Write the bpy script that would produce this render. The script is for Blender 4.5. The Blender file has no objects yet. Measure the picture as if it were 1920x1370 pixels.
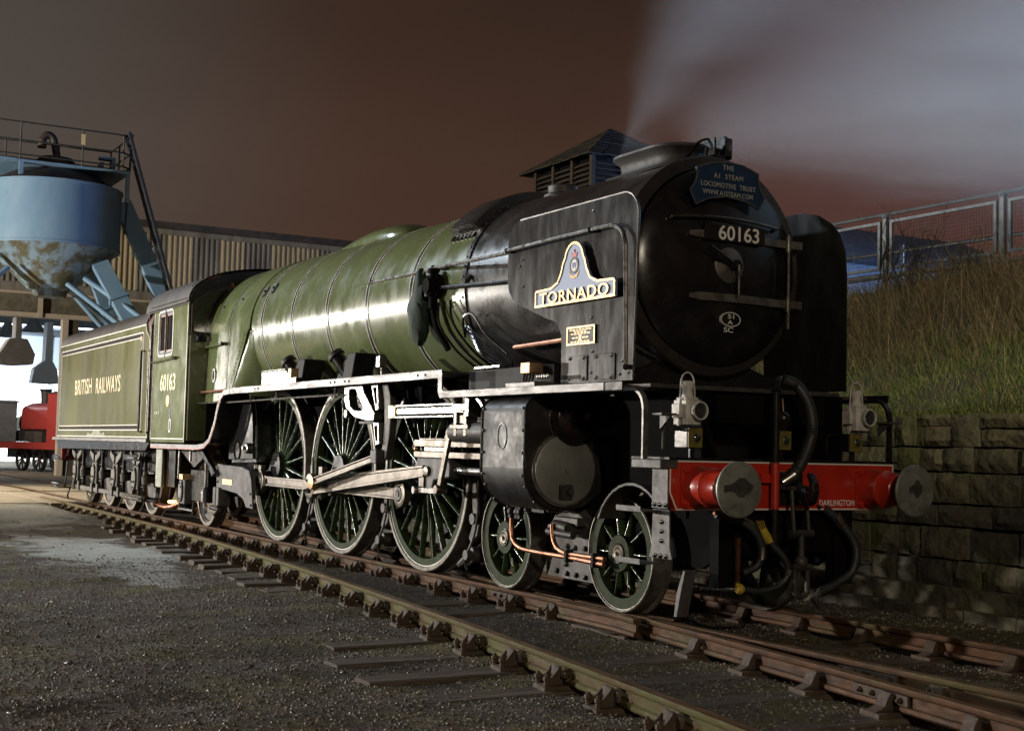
import bpy, bmesh, math, random
import numpy as np
from mathutils import Vector, Matrix, Euler
random.seed(7); rng = np.random.default_rng(11)
S = bpy.context.scene
COL = S.collection
R = math.radians
# ---------------------------------------------------------------- camera
cam_d = bpy.data.cameras.new("camera"); cam = bpy.data.objects.new("camera", cam_d); COL.objects.link(cam)
cam_d.sensor_width = 36.0; cam_d.lens = 2521.65 / 1920 * 36.0; cam_d.clip_end = 2000; cam_d.clip_start = .05
yaw, pitch, roll = 2.6267, 0.0615, 0.0236
fw = Vector((math.cos(pitch)*math.cos(yaw), math.cos(pitch)*math.sin(yaw), math.sin(pitch)))
rt = Vector((math.sin(yaw), -math.cos(yaw), 0)); up = rt.cross(fw)
r2 = math.cos(roll)*rt + math.sin(roll)*up; u2 = -math.sin(roll)*rt + math.cos(roll)*up
cam.matrix_world = Matrix(((r2.x, u2.x, -fw.x, 9.1792), (r2.y, u2.y, -fw.y, -7.066), (r2.z, u2.z, -fw.z, 1.3169), (0, 0, 0, 1)))
S.camera = cam
# ---------------------------------------------------------------- world, night sky over a town
W = bpy.data.worlds.new("World"); S.world = W; W.use_nodes = True
nt = W.node_tree; nt.nodes.clear()
def wn(t): return nt.nodes.new(t)
bg = wn("ShaderNodeBackground"); wo = wn("ShaderNodeOutputWorld"); nt.links.new(bg.outputs[0], wo.inputs[0])
tc = wn("ShaderNodeTexCoord"); sx = wn("ShaderNodeSeparateXYZ"); nt.links.new(tc.outputs["Generated"], sx.inputs[0])
rz = wn("ShaderNodeValToRGB"); nt.links.new(sx.outputs[2], rz.inputs[0])
e = rz.color_ramp.elements
e[0].position = 0.0; e[0].color = (.105, .046, .027, 1); e[1].position = .62; e[1].color = (.021, .0115, .008, 1)
x = e.new(.13); x.color = (.066, .034, .0225, 1); x = e.new(.30); x.color = (.041, .0225, .0155, 1)
# the yard's glow in the air towards the shed, and a town's towards the far right
dl = wn("ShaderNodeVectorMath"); dl.operation = 'DOT_PRODUCT'; nt.links.new(tc.outputs["Generated"], dl.inputs[0]); dl.inputs[1].default_value = Vector((-.98, -.12, .18)).normalized()
ml = wn("ShaderNodeMapRange"); ml.interpolation_type = 'SMOOTHSTEP'; nt.links.new(dl.outputs["Value"], ml.inputs[0])
ml.inputs[1].default_value = .86; ml.inputs[2].default_value = 1.0; ml.inputs[3].default_value = 0; ml.inputs[4].default_value = 1
mx = wn("ShaderNodeMix"); mx.data_type = 'RGBA'; nt.links.new(ml.outputs[0], mx.inputs[0]); nt.links.new(rz.outputs[0], mx.inputs[6]); mx.inputs[7].default_value = (.082, .070, .060, 1)
dr = wn("ShaderNodeVectorMath"); dr.operation = 'DOT_PRODUCT'; nt.links.new(tc.outputs["Generated"], dr.inputs[0]); dr.inputs[1].default_value = Vector((-.62, .78, .10)).normalized()
mr = wn("ShaderNodeMapRange"); mr.interpolation_type = 'SMOOTHSTEP'; nt.links.new(dr.outputs["Value"], mr.inputs[0])
mr.inputs[1].default_value = .93; mr.inputs[2].default_value = 1.0; mr.inputs[3].default_value = 0; mr.inputs[4].default_value = 1
mx2 = wn("ShaderNodeMix"); mx2.data_type = 'RGBA'; nt.links.new(mr.outputs[0], mx2.inputs[0]); nt.links.new(mx.outputs[2], mx2.inputs[6]); mx2.inputs[7].default_value = (.088, .040, .033, 1)
cn = wn("ShaderNodeTexNoise"); cn.inputs["Scale"].default_value = 2.2; cn.inputs["Detail"].default_value = 4; cm_ = wn("ShaderNodeMapping"); cm_.inputs["Scale"].default_value = (1, 1, 2.6)
nt.links.new(tc.outputs["Generated"], cm_.inputs[0]); nt.links.new(cm_.outputs[0], cn.inputs["Vector"])
cr = wn("ShaderNodeMapRange"); nt.links.new(cn.outputs["Fac"], cr.inputs[0]); cr.inputs[1].default_value = .3; cr.inputs[2].default_value = .7; cr.inputs[3].default_value = .84; cr.inputs[4].default_value = 1.16
cv_ = wn("ShaderNodeVectorMath"); cv_.operation = 'SCALE'; nt.links.new(mx2.outputs[2], cv_.inputs[0]); nt.links.new(cr.outputs[0], cv_.inputs["Scale"]); nt.links.new(cv_.outputs[0], bg.inputs[0]); bg.inputs[1].default_value = 1.0
S.view_settings.view_transform = 'Standard'; S.view_settings.look = 'None'; S.view_settings.exposure = 0; S.view_settings.gamma = 1
S.view_settings.use_curve_mapping = False
try:
    S.cycles.use_denoising = True; S.cycles.denoiser = 'OPENIMAGEDENOISE'
    S.cycles.max_bounces = 6; S.cycles.diffuse_bounces = 3; S.cycles.glossy_bounces = 4; S.cycles.transmission_bounces = 4
    S.cycles.volume_bounces = 0; S.cycles.volume_step_rate = 4.0; S.cycles.sample_clamp_indirect = 4; S.cycles.transparent_max_bounces = 12
except Exception: pass
# ---------------------------------------------------------------- the yard's lamps, and fills added to brighten parts
def lamp(name, kind, loc, power, col, tgt=None, radius=.25, spot=60, blend=.4):
    d = bpy.data.lights.new(name, kind); o = bpy.data.objects.new(name, d); COL.objects.link(o)
    o.location = loc; d.energy = power; d.color = col
    if kind == 'AREA': d.shape = 'RECTANGLE'; d.size = radius; d.size_y = radius*.4
    else: d.shadow_soft_size = radius
    if kind == 'SPOT': d.spot_size = R(spot); d.spot_blend = blend
    if tgt is not None: o.rotation_euler = (Vector(tgt)-Vector(loc)).to_track_quat('-Z', 'Y').to_euler()
    return o
lamp("side_fill_flood", 'SPOT', (-18, -22, 3.1), 24000, (1, .92, .81), (-7, -1, 2.1), .35, 72, .35)  # added unseen flood, spreads even light over tender, boiler sides and wheels
lamp("floodlight_low", 'SPOT', (-44, -19.6, 3.9), 22000, (1, .93, .84), (-4.5, -1, 2.1), .40, 44, .35)
lamp("floodlight_high", 'SPOT', (-19, -12, 12), 8500, (.80, .91, 1), (-6, 0, 3.4), .35, 50, .6)
lamp("yard_lamp_behind", 'POINT', (19, -9.5, 7.5), 3900, (1, .87, .66), None, .4)
lamp("bank_fill", 'SPOT', (12.5, -3.0, 7.0), 6600, (1, .93, .62), (-2.2, 5.6, 3.5), .35, 28, .7)  # added unseen spot, brightens bank and wall but not the engine front
lamp("shed_lamp_front", 'SPOT', (-27, -7.5, 7.5), 15000, (1, .86, .64), (-25, -3.5, 0), .3, 84, .8)
lamp("hopper_floodlight", 'SPOT', (-20, -27, 1.6), 42000, (1, .90, .74), (-33, 3, 8.2), .25, 46, .4)
lamp("shed_lamp", 'AREA', (-60, -2, 6.5), 2600, (.86, .93, 1), (-60, -2, 0), 5)
lamp("shed_lamp_far", 'AREA', (-69, 4, 5.0), 5200, (.92, .97, 1), (-76, 5, 2.0), 4)
lamp("road_lamp_blue", 'SPOT', (-1.5, 17, 5.6), 15500, (.20, .60, 1), (1.35, 3.4, 4.7), .4, 30, .9)
lamp("road_lamp", 'POINT', (-7.6, 15.5, 5.6), 3600, (.30, .48, 1), None, .3)
lamp("tank_engine_fill", 'AREA', (-41.6, -1.5, 5.3), 300, (1, .92, .80), (-46, 2.5, 1), 2.5)  # added unseen area light that brightens the red tank engine's side
lamp("cab_lamp", 'POINT', (-11.9, -.2, 2.9), 22, (1, .42, .16), None, .1)
lamp("ashpan_glow", 'POINT', (-12.55, -.95, .42), 10, (1, .55, .18), None, .05)

# ================================================================ helpers
class MB:
    def __init__(s): s.v = []; s.f = []
    def add(s, vs, fs):
        o = len(s.v); s.v += [tuple(v) for v in vs]; s.f += [tuple(i+o for i in f) for f in fs]; return s
    def box(s, x0, x1, y0, y1, z0, z1):
        return s.add([(x0,y0,z0),(x1,y0,z0),(x1,y1,z0),(x0,y1,z0),(x0,y0,z1),(x1,y0,z1),(x1,y1,z1),(x0,y1,z1)],
                     [(0,3,2,1),(4,5,6,7),(0,1,5,4),(1,2,6,5),(2,3,7,6),(3,0,4,7)])
    def beam(s, a, b, w, h, upv=(0,0,1)):
        a = Vector(a); b = Vector(b); d = (b-a).normalized(); u = Vector(upv)
        if abs(d.dot(u)) > .98: u = Vector((0,1,0))
        r = d.cross(u).normalized()*w/2; u = r.cross(d).normalized()*h/2
        vs = [p+i*r+j*u for p in (a, b) for i, j in ((-1,-1),(1,-1),(1,1),(-1,1))]
        return s.add(vs, [(3,2,1,0),(4,5,6,7),(0,1,5,4),(1,2,6,5),(2,3,7,6),(3,0,4,7)])
    def tube(s, pts, r, n=8, caps=True):
        pts = [Vector(p) for p in pts]; m = len(pts); rs = r if isinstance(r, (list, tuple)) else [r]*m
        ts = [(pts[min(i+1,m-1)]-pts[max(i-1,0)]).normalized() for i in range(m)]
        u = ts[0].orthogonal().normalized(); vs = []
        for i in range(m):
            u = (u - ts[i]*u.dot(ts[i])).normalized(); w = ts[i].cross(u)
            vs += [pts[i]+rs[i]*(math.cos(2*math.pi*k/n)*u+math.sin(2*math.pi*k/n)*w) for k in range(n)]
        fs = [(i*n+k, i*n+(k+1)%n, (i+1)*n+(k+1)%n, (i+1)*n+k) for i in range(m-1) for k in range(n)]
        if caps: fs += [tuple(range(n))[::-1], tuple(range((m-1)*n, m*n))]
        return s.add(vs, fs)
    def lathe(s, prof, axis='x', c=(0,0,0), n=32, sy=1.0):
        vs = []; m = len(prof); full = []
        for t, r in prof:
            for k in range(n):
                a = 2*math.pi*k/n; p, q = r*math.cos(a), r*math.sin(a)*sy
                v = {'x': (t,p,q), 'y': (p,t,q), 'z': (p,q,t)}[axis]
                vs.append((v[0]+c[0], v[1]+c[1], v[2]+c[2]))
        fs = [(i*n+k, i*n+(k+1)%n, (i+1)*n+(k+1)%n, (i+1)*n+k) for i in range(m-1) for k in range(n)]
        if axis == 'y': fs = [f[::-1] for f in fs]
        return s.add(vs, fs)
    def prism(s, poly, axis, d0, d1):
        def P(a, b, d): return {'x': (d,a,b), 'y': (a,d,b), 'z': (a,b,d)}[axis]
        n = len(poly); vs = [P(a,b,d0) for a, b in poly] + [P(a,b,d1) for a, b in poly]
        return s.add(vs, [tuple(range(n)), tuple(range(2*n-1, n-1, -1))] + [(i, n+i, n+(i+1)%n, (i+1)%n) for i in range(n)])
    def ring(s, outer, inner, axis, d0, d1):
        def P(a, b, d): return {'x': (d,a,b), 'y': (a,d,b), 'z': (a,b,d)}[axis]
        n = len(outer); vs = [P(*p, d) for d in (d0, d1) for L in (outer, inner) for p in L]; fs = []
        for i in range(n):
            j = (i+1) % n
            fs += [(i,j,n+j,n+i), (2*n+i,3*n+i,3*n+j,2*n+j), (i,2*n+i,2*n+j,j), (n+i,n+j,3*n+j,3*n+i)]
        return s.add(vs, fs)
    def loft(s, rings, closed=True, caps=False):
        n = len(rings[0]); vs = [v for r in rings for v in r]; k2 = n if closed else n-1
        fs = [(i*n+k, i*n+(k+1)%n, (i+1)*n+(k+1)%n, (i+1)*n+k) for i in range(len(rings)-1) for k in range(k2)]
        if caps: fs += [tuple(range(n))[::-1], tuple(range((len(rings)-1)*n, len(rings)*n))]
        return s.add(vs, fs)
    def sphere(s, c, r, n=10, m=6):
        pr = [(-r*math.cos(math.pi*i/m), max(r*math.sin(math.pi*i/m), 1e-4)) for i in range(m+1)]
        return s.lathe(pr, 'z', c, n)
    def mesh(s, name, mat, smooth=40, bevel=0):
        me = bpy.data.meshes.new(name); me.from_pydata(s.v, [], s.f)
        bm = bmesh.new(); bm.from_mesh(me); bmesh.ops.recalc_face_normals(bm, faces=bm.faces[:])
        if bevel:
            ed = [q for q in bm.edges if len(q.link_faces) == 2 and q.calc_face_angle(0) > R(35)]
            bmesh.ops.bevel(bm, geom=ed, offset=bevel, segments=2 if bevel > .02 else 1, affect='EDGES', clamp_overlap=True)
        bm.to_mesh(me); bm.free()
        if smooth: me.shade_smooth(); me.set_sharp_from_angle(angle=R(smooth))
        me.materials.append(mat); return me
    def build(s, name, mat, parent=None, smooth=40, bevel=0, loc=None, rot=None):
        return put(name, s.mesh(name, mat, smooth, bevel), parent, loc, rot)
def put(name, me, parent=None, loc=None, rot=None):
    o = bpy.data.objects.new(name, me); COL.objects.link(o)
    if parent is not None: o.parent = parent
    if loc is not None: o.location = loc
    if rot is not None: o.rotation_euler = rot
    return o
def thing(name, label, cat, loc=(0,0,0), group=None):
    o = bpy.data.objects.new(name, None); COL.objects.link(o); o.location = loc; o.empty_display_size = .2
    o['label'] = label; o['category'] = cat
    if group: o['group'] = group
    return o
def tag(o, label, cat, group=None):
    o['label'] = label; o['category'] = cat
    if group: o['group'] = group
    return o
def kind(o, k): o['kind'] = k; return o
def arc(cx, cy, r, a0, a1, n): return [(cx+r*math.cos(R(a0+(a1-a0)*i/n)), cy+r*math.sin(R(a0+(a1-a0)*i/n))) for i in range(n+1)]
def rrect(x0, x1, z0, z1, r, n=5):
    return arc(x1-r,z1-r,r,0,90,n)+arc(x0+r,z1-r,r,90,180,n)+arc(x0+r,z0+r,r,180,270,n)+arc(x1-r,z0+r,r,270,360,n)
def offset_poly(poly, d):
    n = len(poly); out = []
    A = sum(poly[i][0]*poly[(i+1)%n][1]-poly[(i+1)%n][0]*poly[i][1] for i in range(n))
    sgn = 1 if A > 0 else -1
    for i in range(n):
        p0, p1, p2 = Vector(poly[i-1]), Vector(poly[i]), Vector(poly[(i+1)%n])
        a = (p1-p0).normalized() if (p1-p0).length > 1e-6 else (p2-p1).normalized(); b = (p2-p1).normalized() if (p2-p1).length > 1e-6 else a
        n1 = Vector((-a.y, a.x)); n2 = Vector((-b.y, b.x)); m = (n1+n2)
        m = m.normalized() if m.length > 1e-6 else n1
        k = d/max(.35, m.dot(n1)); out.append((p1.x+sgn*m.x*k, p1.y+sgn*m.y*k))
    return out
def spline(pts, n=6):
    pts = [Vector(p) for p in pts]; out = []
    for i in range(len(pts)-1):
        p0 = pts[max(i-1,0)]; p1 = pts[i]; p2 = pts[i+1]; p3 = pts[min(i+2,len(pts)-1)]
        for k in range(n):
            t = k/n; out.append(.5*((2*p1)+(p2-p0)*t+(2*p0-5*p1+4*p2-p3)*t*t+(-p0+3*p1-3*p2+p3)*t**3))
    return out+[pts[-1]]
def text(name, s, w, h, mat, parent, loc, rot, depth=.003, bold=0, sp=1.0):
    c = bpy.data.curves.new(name, 'FONT'); c.body = s; c.size = 1; c.extrude = 0.5; c.resolution_u = 4; c.offset = bold; c.space_character = sp
    t = bpy.data.objects.new(name, c); COL.objects.link(t)
    dg = bpy.context.evaluated_depsgraph_get(); me = bpy.data.meshes.new_from_object(t.evaluated_get(dg))
    bpy.data.objects.remove(t)
    n = len(me.vertices); a = np.empty(n*3); me.vertices.foreach_get('co', a); a = a.reshape(-1, 3)
    mn, mxx = a.min(0), a.max(0); a -= (mn+mxx)/2; a *= np.array([w/(mxx[0]-mn[0]), h/(mxx[1]-mn[1]), depth])
    me.vertices.foreach_set('co', a.ravel()); me.materials.clear(); me.materials.append(mat); me.update()
    return put(name, me, parent, loc, rot)
SIDE = (R(90), 0, 0); FRONT = (R(90), 0, R(90))
# ---------------------------------------------------------------- materials
def mat(name, col, rough=.5, metal=0, col2=None, scale=4, lo=.42, hi=.62, detail=6, rough2=None, bump=0, bscale=60, coat=0, col3=None, scale3=2, lo3=.5, hi3=.7, stretch=None, spec=.5, emit=None, estr=0, bdist=.01):
    m = bpy.data.materials.new(name); m.use_nodes = True; t = m.node_tree; b = t.nodes["Principled BSDF"]
    def N(k): return t.nodes.new(k)
    def L(a, c): t.links.new(a, c)
    b.inputs["Base Color"].default_value = (*col, 1); b.inputs["Roughness"].default_value = rough; b.inputs["Metallic"].default_value = metal
    b.inputs["Coat Weight"].default_value = coat; b.inputs["Coat Roughness"].default_value = .12; b.inputs["Specular IOR Level"].default_value = spec
    if emit: b.inputs["Emission Color"].default_value = (*emit, 1); b.inputs["Emission Strength"].default_value = estr
    tc = N("ShaderNodeTexCoord"); src = tc.outputs["Object"]
    if stretch:
        mp = N("ShaderNodeMapping"); mp.inputs["Scale"].default_value = stretch; L(src, mp.inputs[0]); src = mp.outputs[0]
    def noise(sc, lo, hi, d=detail):
        nz = N("ShaderNodeTexNoise"); nz.inputs["Scale"].default_value = sc; nz.inputs["Detail"].default_value = d; nz.inputs["Roughness"].default_value = .62; L(src, nz.inputs["Vector"])
        mr = N("ShaderNodeMapRange"); L(nz.outputs["Fac"], mr.inputs[0]); mr.inputs[1].default_value = lo; mr.inputs[2].default_value = hi; return mr.outputs[0]
    f = None
    if col2 is not None:
        f = noise(scale, lo, hi); mx = N("ShaderNodeMix"); mx.data_type = 'RGBA'; L(f, mx.inputs[0])
        mx.inputs[6].default_value = (*col, 1); mx.inputs[7].default_value = (*col2, 1); out = mx.outputs[2]
        if col3 is not None:
            f3 = noise(scale3, lo3, hi3); m3 = N("ShaderNodeMix"); m3.data_type = 'RGBA'; L(f3, m3.inputs[0]); L(out, m3.inputs[6]); m3.inputs[7].default_value = (*col3, 1); out = m3.outputs[2]
        L(out, b.inputs["Base Color"])
    if rough2 is not None:
        fr = noise(scale*1.7, .35, .68); mr = N("ShaderNodeMapRange"); L(fr, mr.inputs[0]); mr.inputs[3].default_value = rough; mr.inputs[4].default_value = rough2; L(mr.outputs[0], b.inputs["Roughness"])
    if bump:
        nz = N("ShaderNodeTexNoise"); nz.inputs["Scale"].default_value = bscale; nz.inputs["Detail"].default_value = 5; L(src, nz.inputs["Vector"])
        bp = N("ShaderNodeBump"); bp.inputs["Strength"].default_value = bump; bp.inputs["Distance"].default_value = bdist; L(nz.outputs["Fac"], bp.inputs["Height"]); L(bp.outputs[0], b.inputs["Normal"])
    return m
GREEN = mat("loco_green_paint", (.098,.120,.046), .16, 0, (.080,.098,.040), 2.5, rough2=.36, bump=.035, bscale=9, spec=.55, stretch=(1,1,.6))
CABG = mat("cab_green_paint", (.130,.146,.050), .15, 0, (.110,.120,.044), 2, rough2=.22, bump=.02, bscale=10, spec=.35)
GREENT = mat("tender_green_paint", (.155,.152,.052), .14, 0, (.110,.098,.038), 1.2, .40, .66, rough2=.21, bump=.02, bscale=10, spec=.35, stretch=(1,1,.35))
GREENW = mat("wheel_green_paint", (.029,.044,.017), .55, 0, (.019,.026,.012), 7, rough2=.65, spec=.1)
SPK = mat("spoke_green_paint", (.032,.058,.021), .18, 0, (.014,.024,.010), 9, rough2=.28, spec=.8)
CYLB = mat("oily_cylinder_black", (.010,.010,.011), .34, 0, (.030,.027,.025), 4, .40, .7, rough2=.60, bump=.10, bscale=30, spec=.35)
STEPG = mat("grey_step_steel", (.085,.080,.080), .5, .3, (.045,.042,.042), 7, rough2=.62, bump=.15, bscale=50)
SANDB = mat("sandbox_black", (.009,.009,.0095), .6, 0, (.018,.017,.016), 6, spec=.15)
BLACK = mat("black_paint", (.0075,.0075,.0085), .18, 0, (.018,.016,.015), 5, .45, .7, rough2=.28, bump=.03, bscale=20, spec=.4)
MATTE = mat("matte_frame_black", (.003,.003,.003), .85, 0, (.005,.0045,.0045), 4, spec=.08)
SMOKE = mat("smokebox_black", (.015,.0135,.013), .20, 0, (.042,.036,.032), 2.6, .45, .78, rough2=.40, bump=.05, bscale=30)
DEFL = mat("deflector_black", (.014,.0135,.0135), .17, 0, (.036,.034,.032), 3, .45, .75, rough2=.26, bump=.04, bscale=24, stretch=(1.6,1,.5), spec=.3)
GRIME = mat("grimy_black_metal", (.022,.019,.017), .5, 0, (.060,.050,.044), 6, .42, .7, rough2=.62, bump=.15, bscale=50)
DUSTY = mat("dusty_grey_metal", (.085,.078,.075), .55, .1, (.035,.030,.028), 7, .42, .7, rough2=.7, bump=.3, bscale=90)
STEEL = mat("bright_steel", (.21,.20,.19), .22, .95, (.15,.14,.13), 8, rough2=.44, bump=.05, bscale=60)
RODST = mat("oily_rod_steel", (.155,.135,.112), .30, .85, (.08,.068,.056), 6, rough2=.44, bump=.05, bscale=40)
TYRE = mat("tyre_steel", (.17,.16,.14), .34, .6, (.085,.078,.065), 9, rough2=.55, bump=.08, bscale=50)
VAL = mat("worn_valance_steel", (.125,.12,.118), .34, .6, (.05,.047,.047), 5, .45, .62, rough2=.5, bump=.06, bscale=30, stretch=(.6,2,2))
WHITEL = mat("white_lining_paint", (.62,.60,.54), .45)
CREAM = mat("cream_lettering", (.66,.55,.30), .45)
WHITE = mat("white_paint", (.70,.69,.66), .45)
LAMPW = mat("lamp_white_enamel", (.52,.50,.46), .42, 0, (.36,.34,.31), 14, rough2=.6, bump=.05, bscale=50)
RED = mat("buffer_beam_red", (.44,.022,.008), .30, 0, (.34,.018,.008), 4, rough2=.42, coat=.3)
REDLINE = mat("red_lining", (.36,.05,.03), .45)
BUFF = mat("greased_buffer_steel", (.27,.28,.25), .42, .5, (.17,.18,.155), 6, .4, .65, rough2=.55, bump=.06, bscale=40, col3=(.12,.125,.115), scale3=9)
BRASS = mat("brass", (.50,.34,.19), .42, 1, (.36,.24,.13), 12, rough2=.45)
COPPER = mat("copper_pipe", (.40,.19,.115), .38, 1, (.22,.11,.07), 9, rough2=.48)
BLUEP = mat("nameplate_blue", (.14,.20,.36), .45)
GOLD = mat("gold_paint", (.70,.42,.10), .4)
REDP = mat("badge_red", (.50,.05,.03), .5)
NAVY = mat("navy_paint", (.020,.045,.22), .5)
HBLUE = mat("headboard_blue", (.008,.024,.055), .5, 0, (.012,.030,.064), 8, spec=.2)
GLASS = mat("dark_glass", (.010,.010,.010), .06, 0, coat=.5)
LENS = mat("lens_glass", (.015,.022,.022), .04, 0, coat=1.0, spec=.9)
YELL = mat("yellow_paint", (.42,.30,.03), .45, 0, (.30,.20,.03), 20)
OLIVE = mat("electric_lamp_yellow", (.15,.115,.018), .5, 0, (.10,.08,.018), 20, bump=.05)
RUBBER = mat("black_rubber", (.012,.013,.014), .48, 0, (.022,.024,.025), 12, rough2=.62)
RAG = mat("green_tarpaulin", (.006,.026,.014), .75, 0, (.010,.014,.012), 8)
RAIL = mat("rusty_rail", (.085,.040,.019), .55, .25, (.042,.023,.014), 9, rough2=.75, bump=.25, bscale=70, col3=(.070,.056,.020), scale3=2.2, lo3=.52, hi3=.66, stretch=(.5,2,2), spec=.2)
RAILM = mat("mossy_rusty_rail", (.085,.052,.021), .6, .1, (.075,.074,.018), 6, .38, .6, rough2=.8, bump=.3, bscale=80, col3=(.055,.032,.018), scale3=10, lo3=.55, hi3=.68, stretch=(.6,2,2), spec=.2)
RAILT = mat("worn_rail_top", (.30,.19,.11), .30, .7, (.14,.078,.040), 7, rough2=.55, bump=.08, bscale=40, stretch=(.5,3,3))
CHAIR = mat("rusty_chair_iron", (.045,.029,.018), .68, .1, (.075,.045,.025), 14, rough2=.85, bump=.4, bscale=90, col3=(.030,.022,.017), scale3=6)
WOOD = mat("old_sleeper_wood", (.090,.066,.047), .85, 0, (.040,.030,.022), 6, bump=.9, bscale=14, col3=(.135,.105,.078), scale3=4, lo3=.52, hi3=.75, stretch=(7,.7,7))
BLUE = mat("weathered_blue_paint", (.140,.262,.410), .5, 0, (.18,.30,.44), 1.8, .4, .65, rough2=.65, bump=.06, bscale=18, col3=(.12,.065,.03), scale3=5.5, lo3=.68, hi3=.74, stretch=(1,1,.45))
BLUER = mat("stained_blue_cone", (.175,.27,.375), .6, 0, (.085,.080,.048), 2.2, .42, .58, rough2=.75, bump=.15, bscale=24, col3=(.095,.10,.030), scale3=3.4, lo3=.56, hi3=.68, stretch=(1.6,1.6,.7))
ROOFD = mat("sooty_steel", (.030,.026,.024), .6, 0, (.060,.048,.040), 3, bump=.1, bscale=20)
CLADC = mat("cream_cladding", (.36,.31,.205), .7, 0, (.27,.225,.145), 1.5, .4, .7, stretch=(1,1.6,.4))
CLADG = mat("grey_cladding", (.19,.178,.15), .7, 0, (.10,.09,.072), 1.5, .4, .7, stretch=(1,1.6,.4))
CONC = mat("worn_yard_concrete", (.22,.19,.145), .8, 0, (.13,.105,.075), 1.1, .38, .66, bump=.25, bscale=25, col3=(.28,.25,.20), scale3=3.5, lo3=.58, hi3=.72)
STONES = [mat("mossy_sandstone" if i else "sandstone", c, .9, 0, c2, 5.5, .40, .60, bump=1.0, bscale=9, bdist=.05, col3=c3, scale3=1.8, lo3=.5, hi3=.66)
          for i, (c, c2, c3) in enumerate([((.105,.095,.060),(.056,.050,.034),(.066,.070,.022)), ((.082,.075,.050),(.048,.043,.031),(.070,.074,.020)), ((.062,.057,.043),(.038,.035,.028),(.050,.054,.020)), ((.125,.108,.066),(.075,.064,.042),(.060,.064,.022))])]
MORTAR = mat("dark_wall_joint", (.022,.019,.015), .95, 0, (.035,.030,.022), 6, bump=.5)
SOIL = mat("bank_soil", (.032,.030,.014), .95, 0, (.050,.042,.018), 3, bump=.7, bscale=12)
GRASS = mat("green_grass_blade", (.085,.140,.022), .6, 0, (.150,.150,.040), 16, .36, .62, 3)
STRAW = mat("dry_grass_stem", (.270,.195,.090), .7, 0, (.105,.070,.032), 16, .36, .62, 3)
TWIG = mat("bare_twig", (.018,.014,.012), .8)
FENCE = mat("galvanised_steel", (.075,.082,.085), .55, .4, (.045,.05,.052), 9, rough2=.55)
HUTW = mat("old_timber_board", (.070,.052,.032), .85, 0, (.038,.028,.019), 3, bump=.4, bscale=20, stretch=(.5,.5,5))
SLATE = mat("mossy_slate", (.026,.024,.020), .8, 0, (.050,.046,.020), 3, bump=.4, bscale=14)
SHEDW = mat("white_shed_wall", (.72,.76,.80), .7, 0, (.60,.66,.72), .8)
SHEDB = mat("blue_grey_steelwork", (.13,.16,.20), .6)
HOOD = mat("sooty_hood_steel", (.060,.055,.052), .65, 0, (.085,.078,.072), 4)
STRIP = mat("lit_strip_lamp", (.9,.95,1), .5, emit=(.82,.92,1), estr=6)
FIRE = mat("firelight", (.9,.4,.1), .6, emit=(1,.50,.12), estr=9)
REDLO = mat("red_tank_loco_paint", (.27,.028,.022), .5, 0, (.25,.026,.020), 3)
GREYW = mat("grey_wagon_paint", (.085,.090,.095), .7, 0, (.12,.12,.12), 2)
CHROMEY = mat("pale_plate", (.75,.52,.24), .45, .3)
ROOFB = mat("grey_roof_blue_cast", (.20,.25,.28), .7, 0, (.15,.19,.22), 2)  # bluish cast of the lamplight put into the base colour

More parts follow.
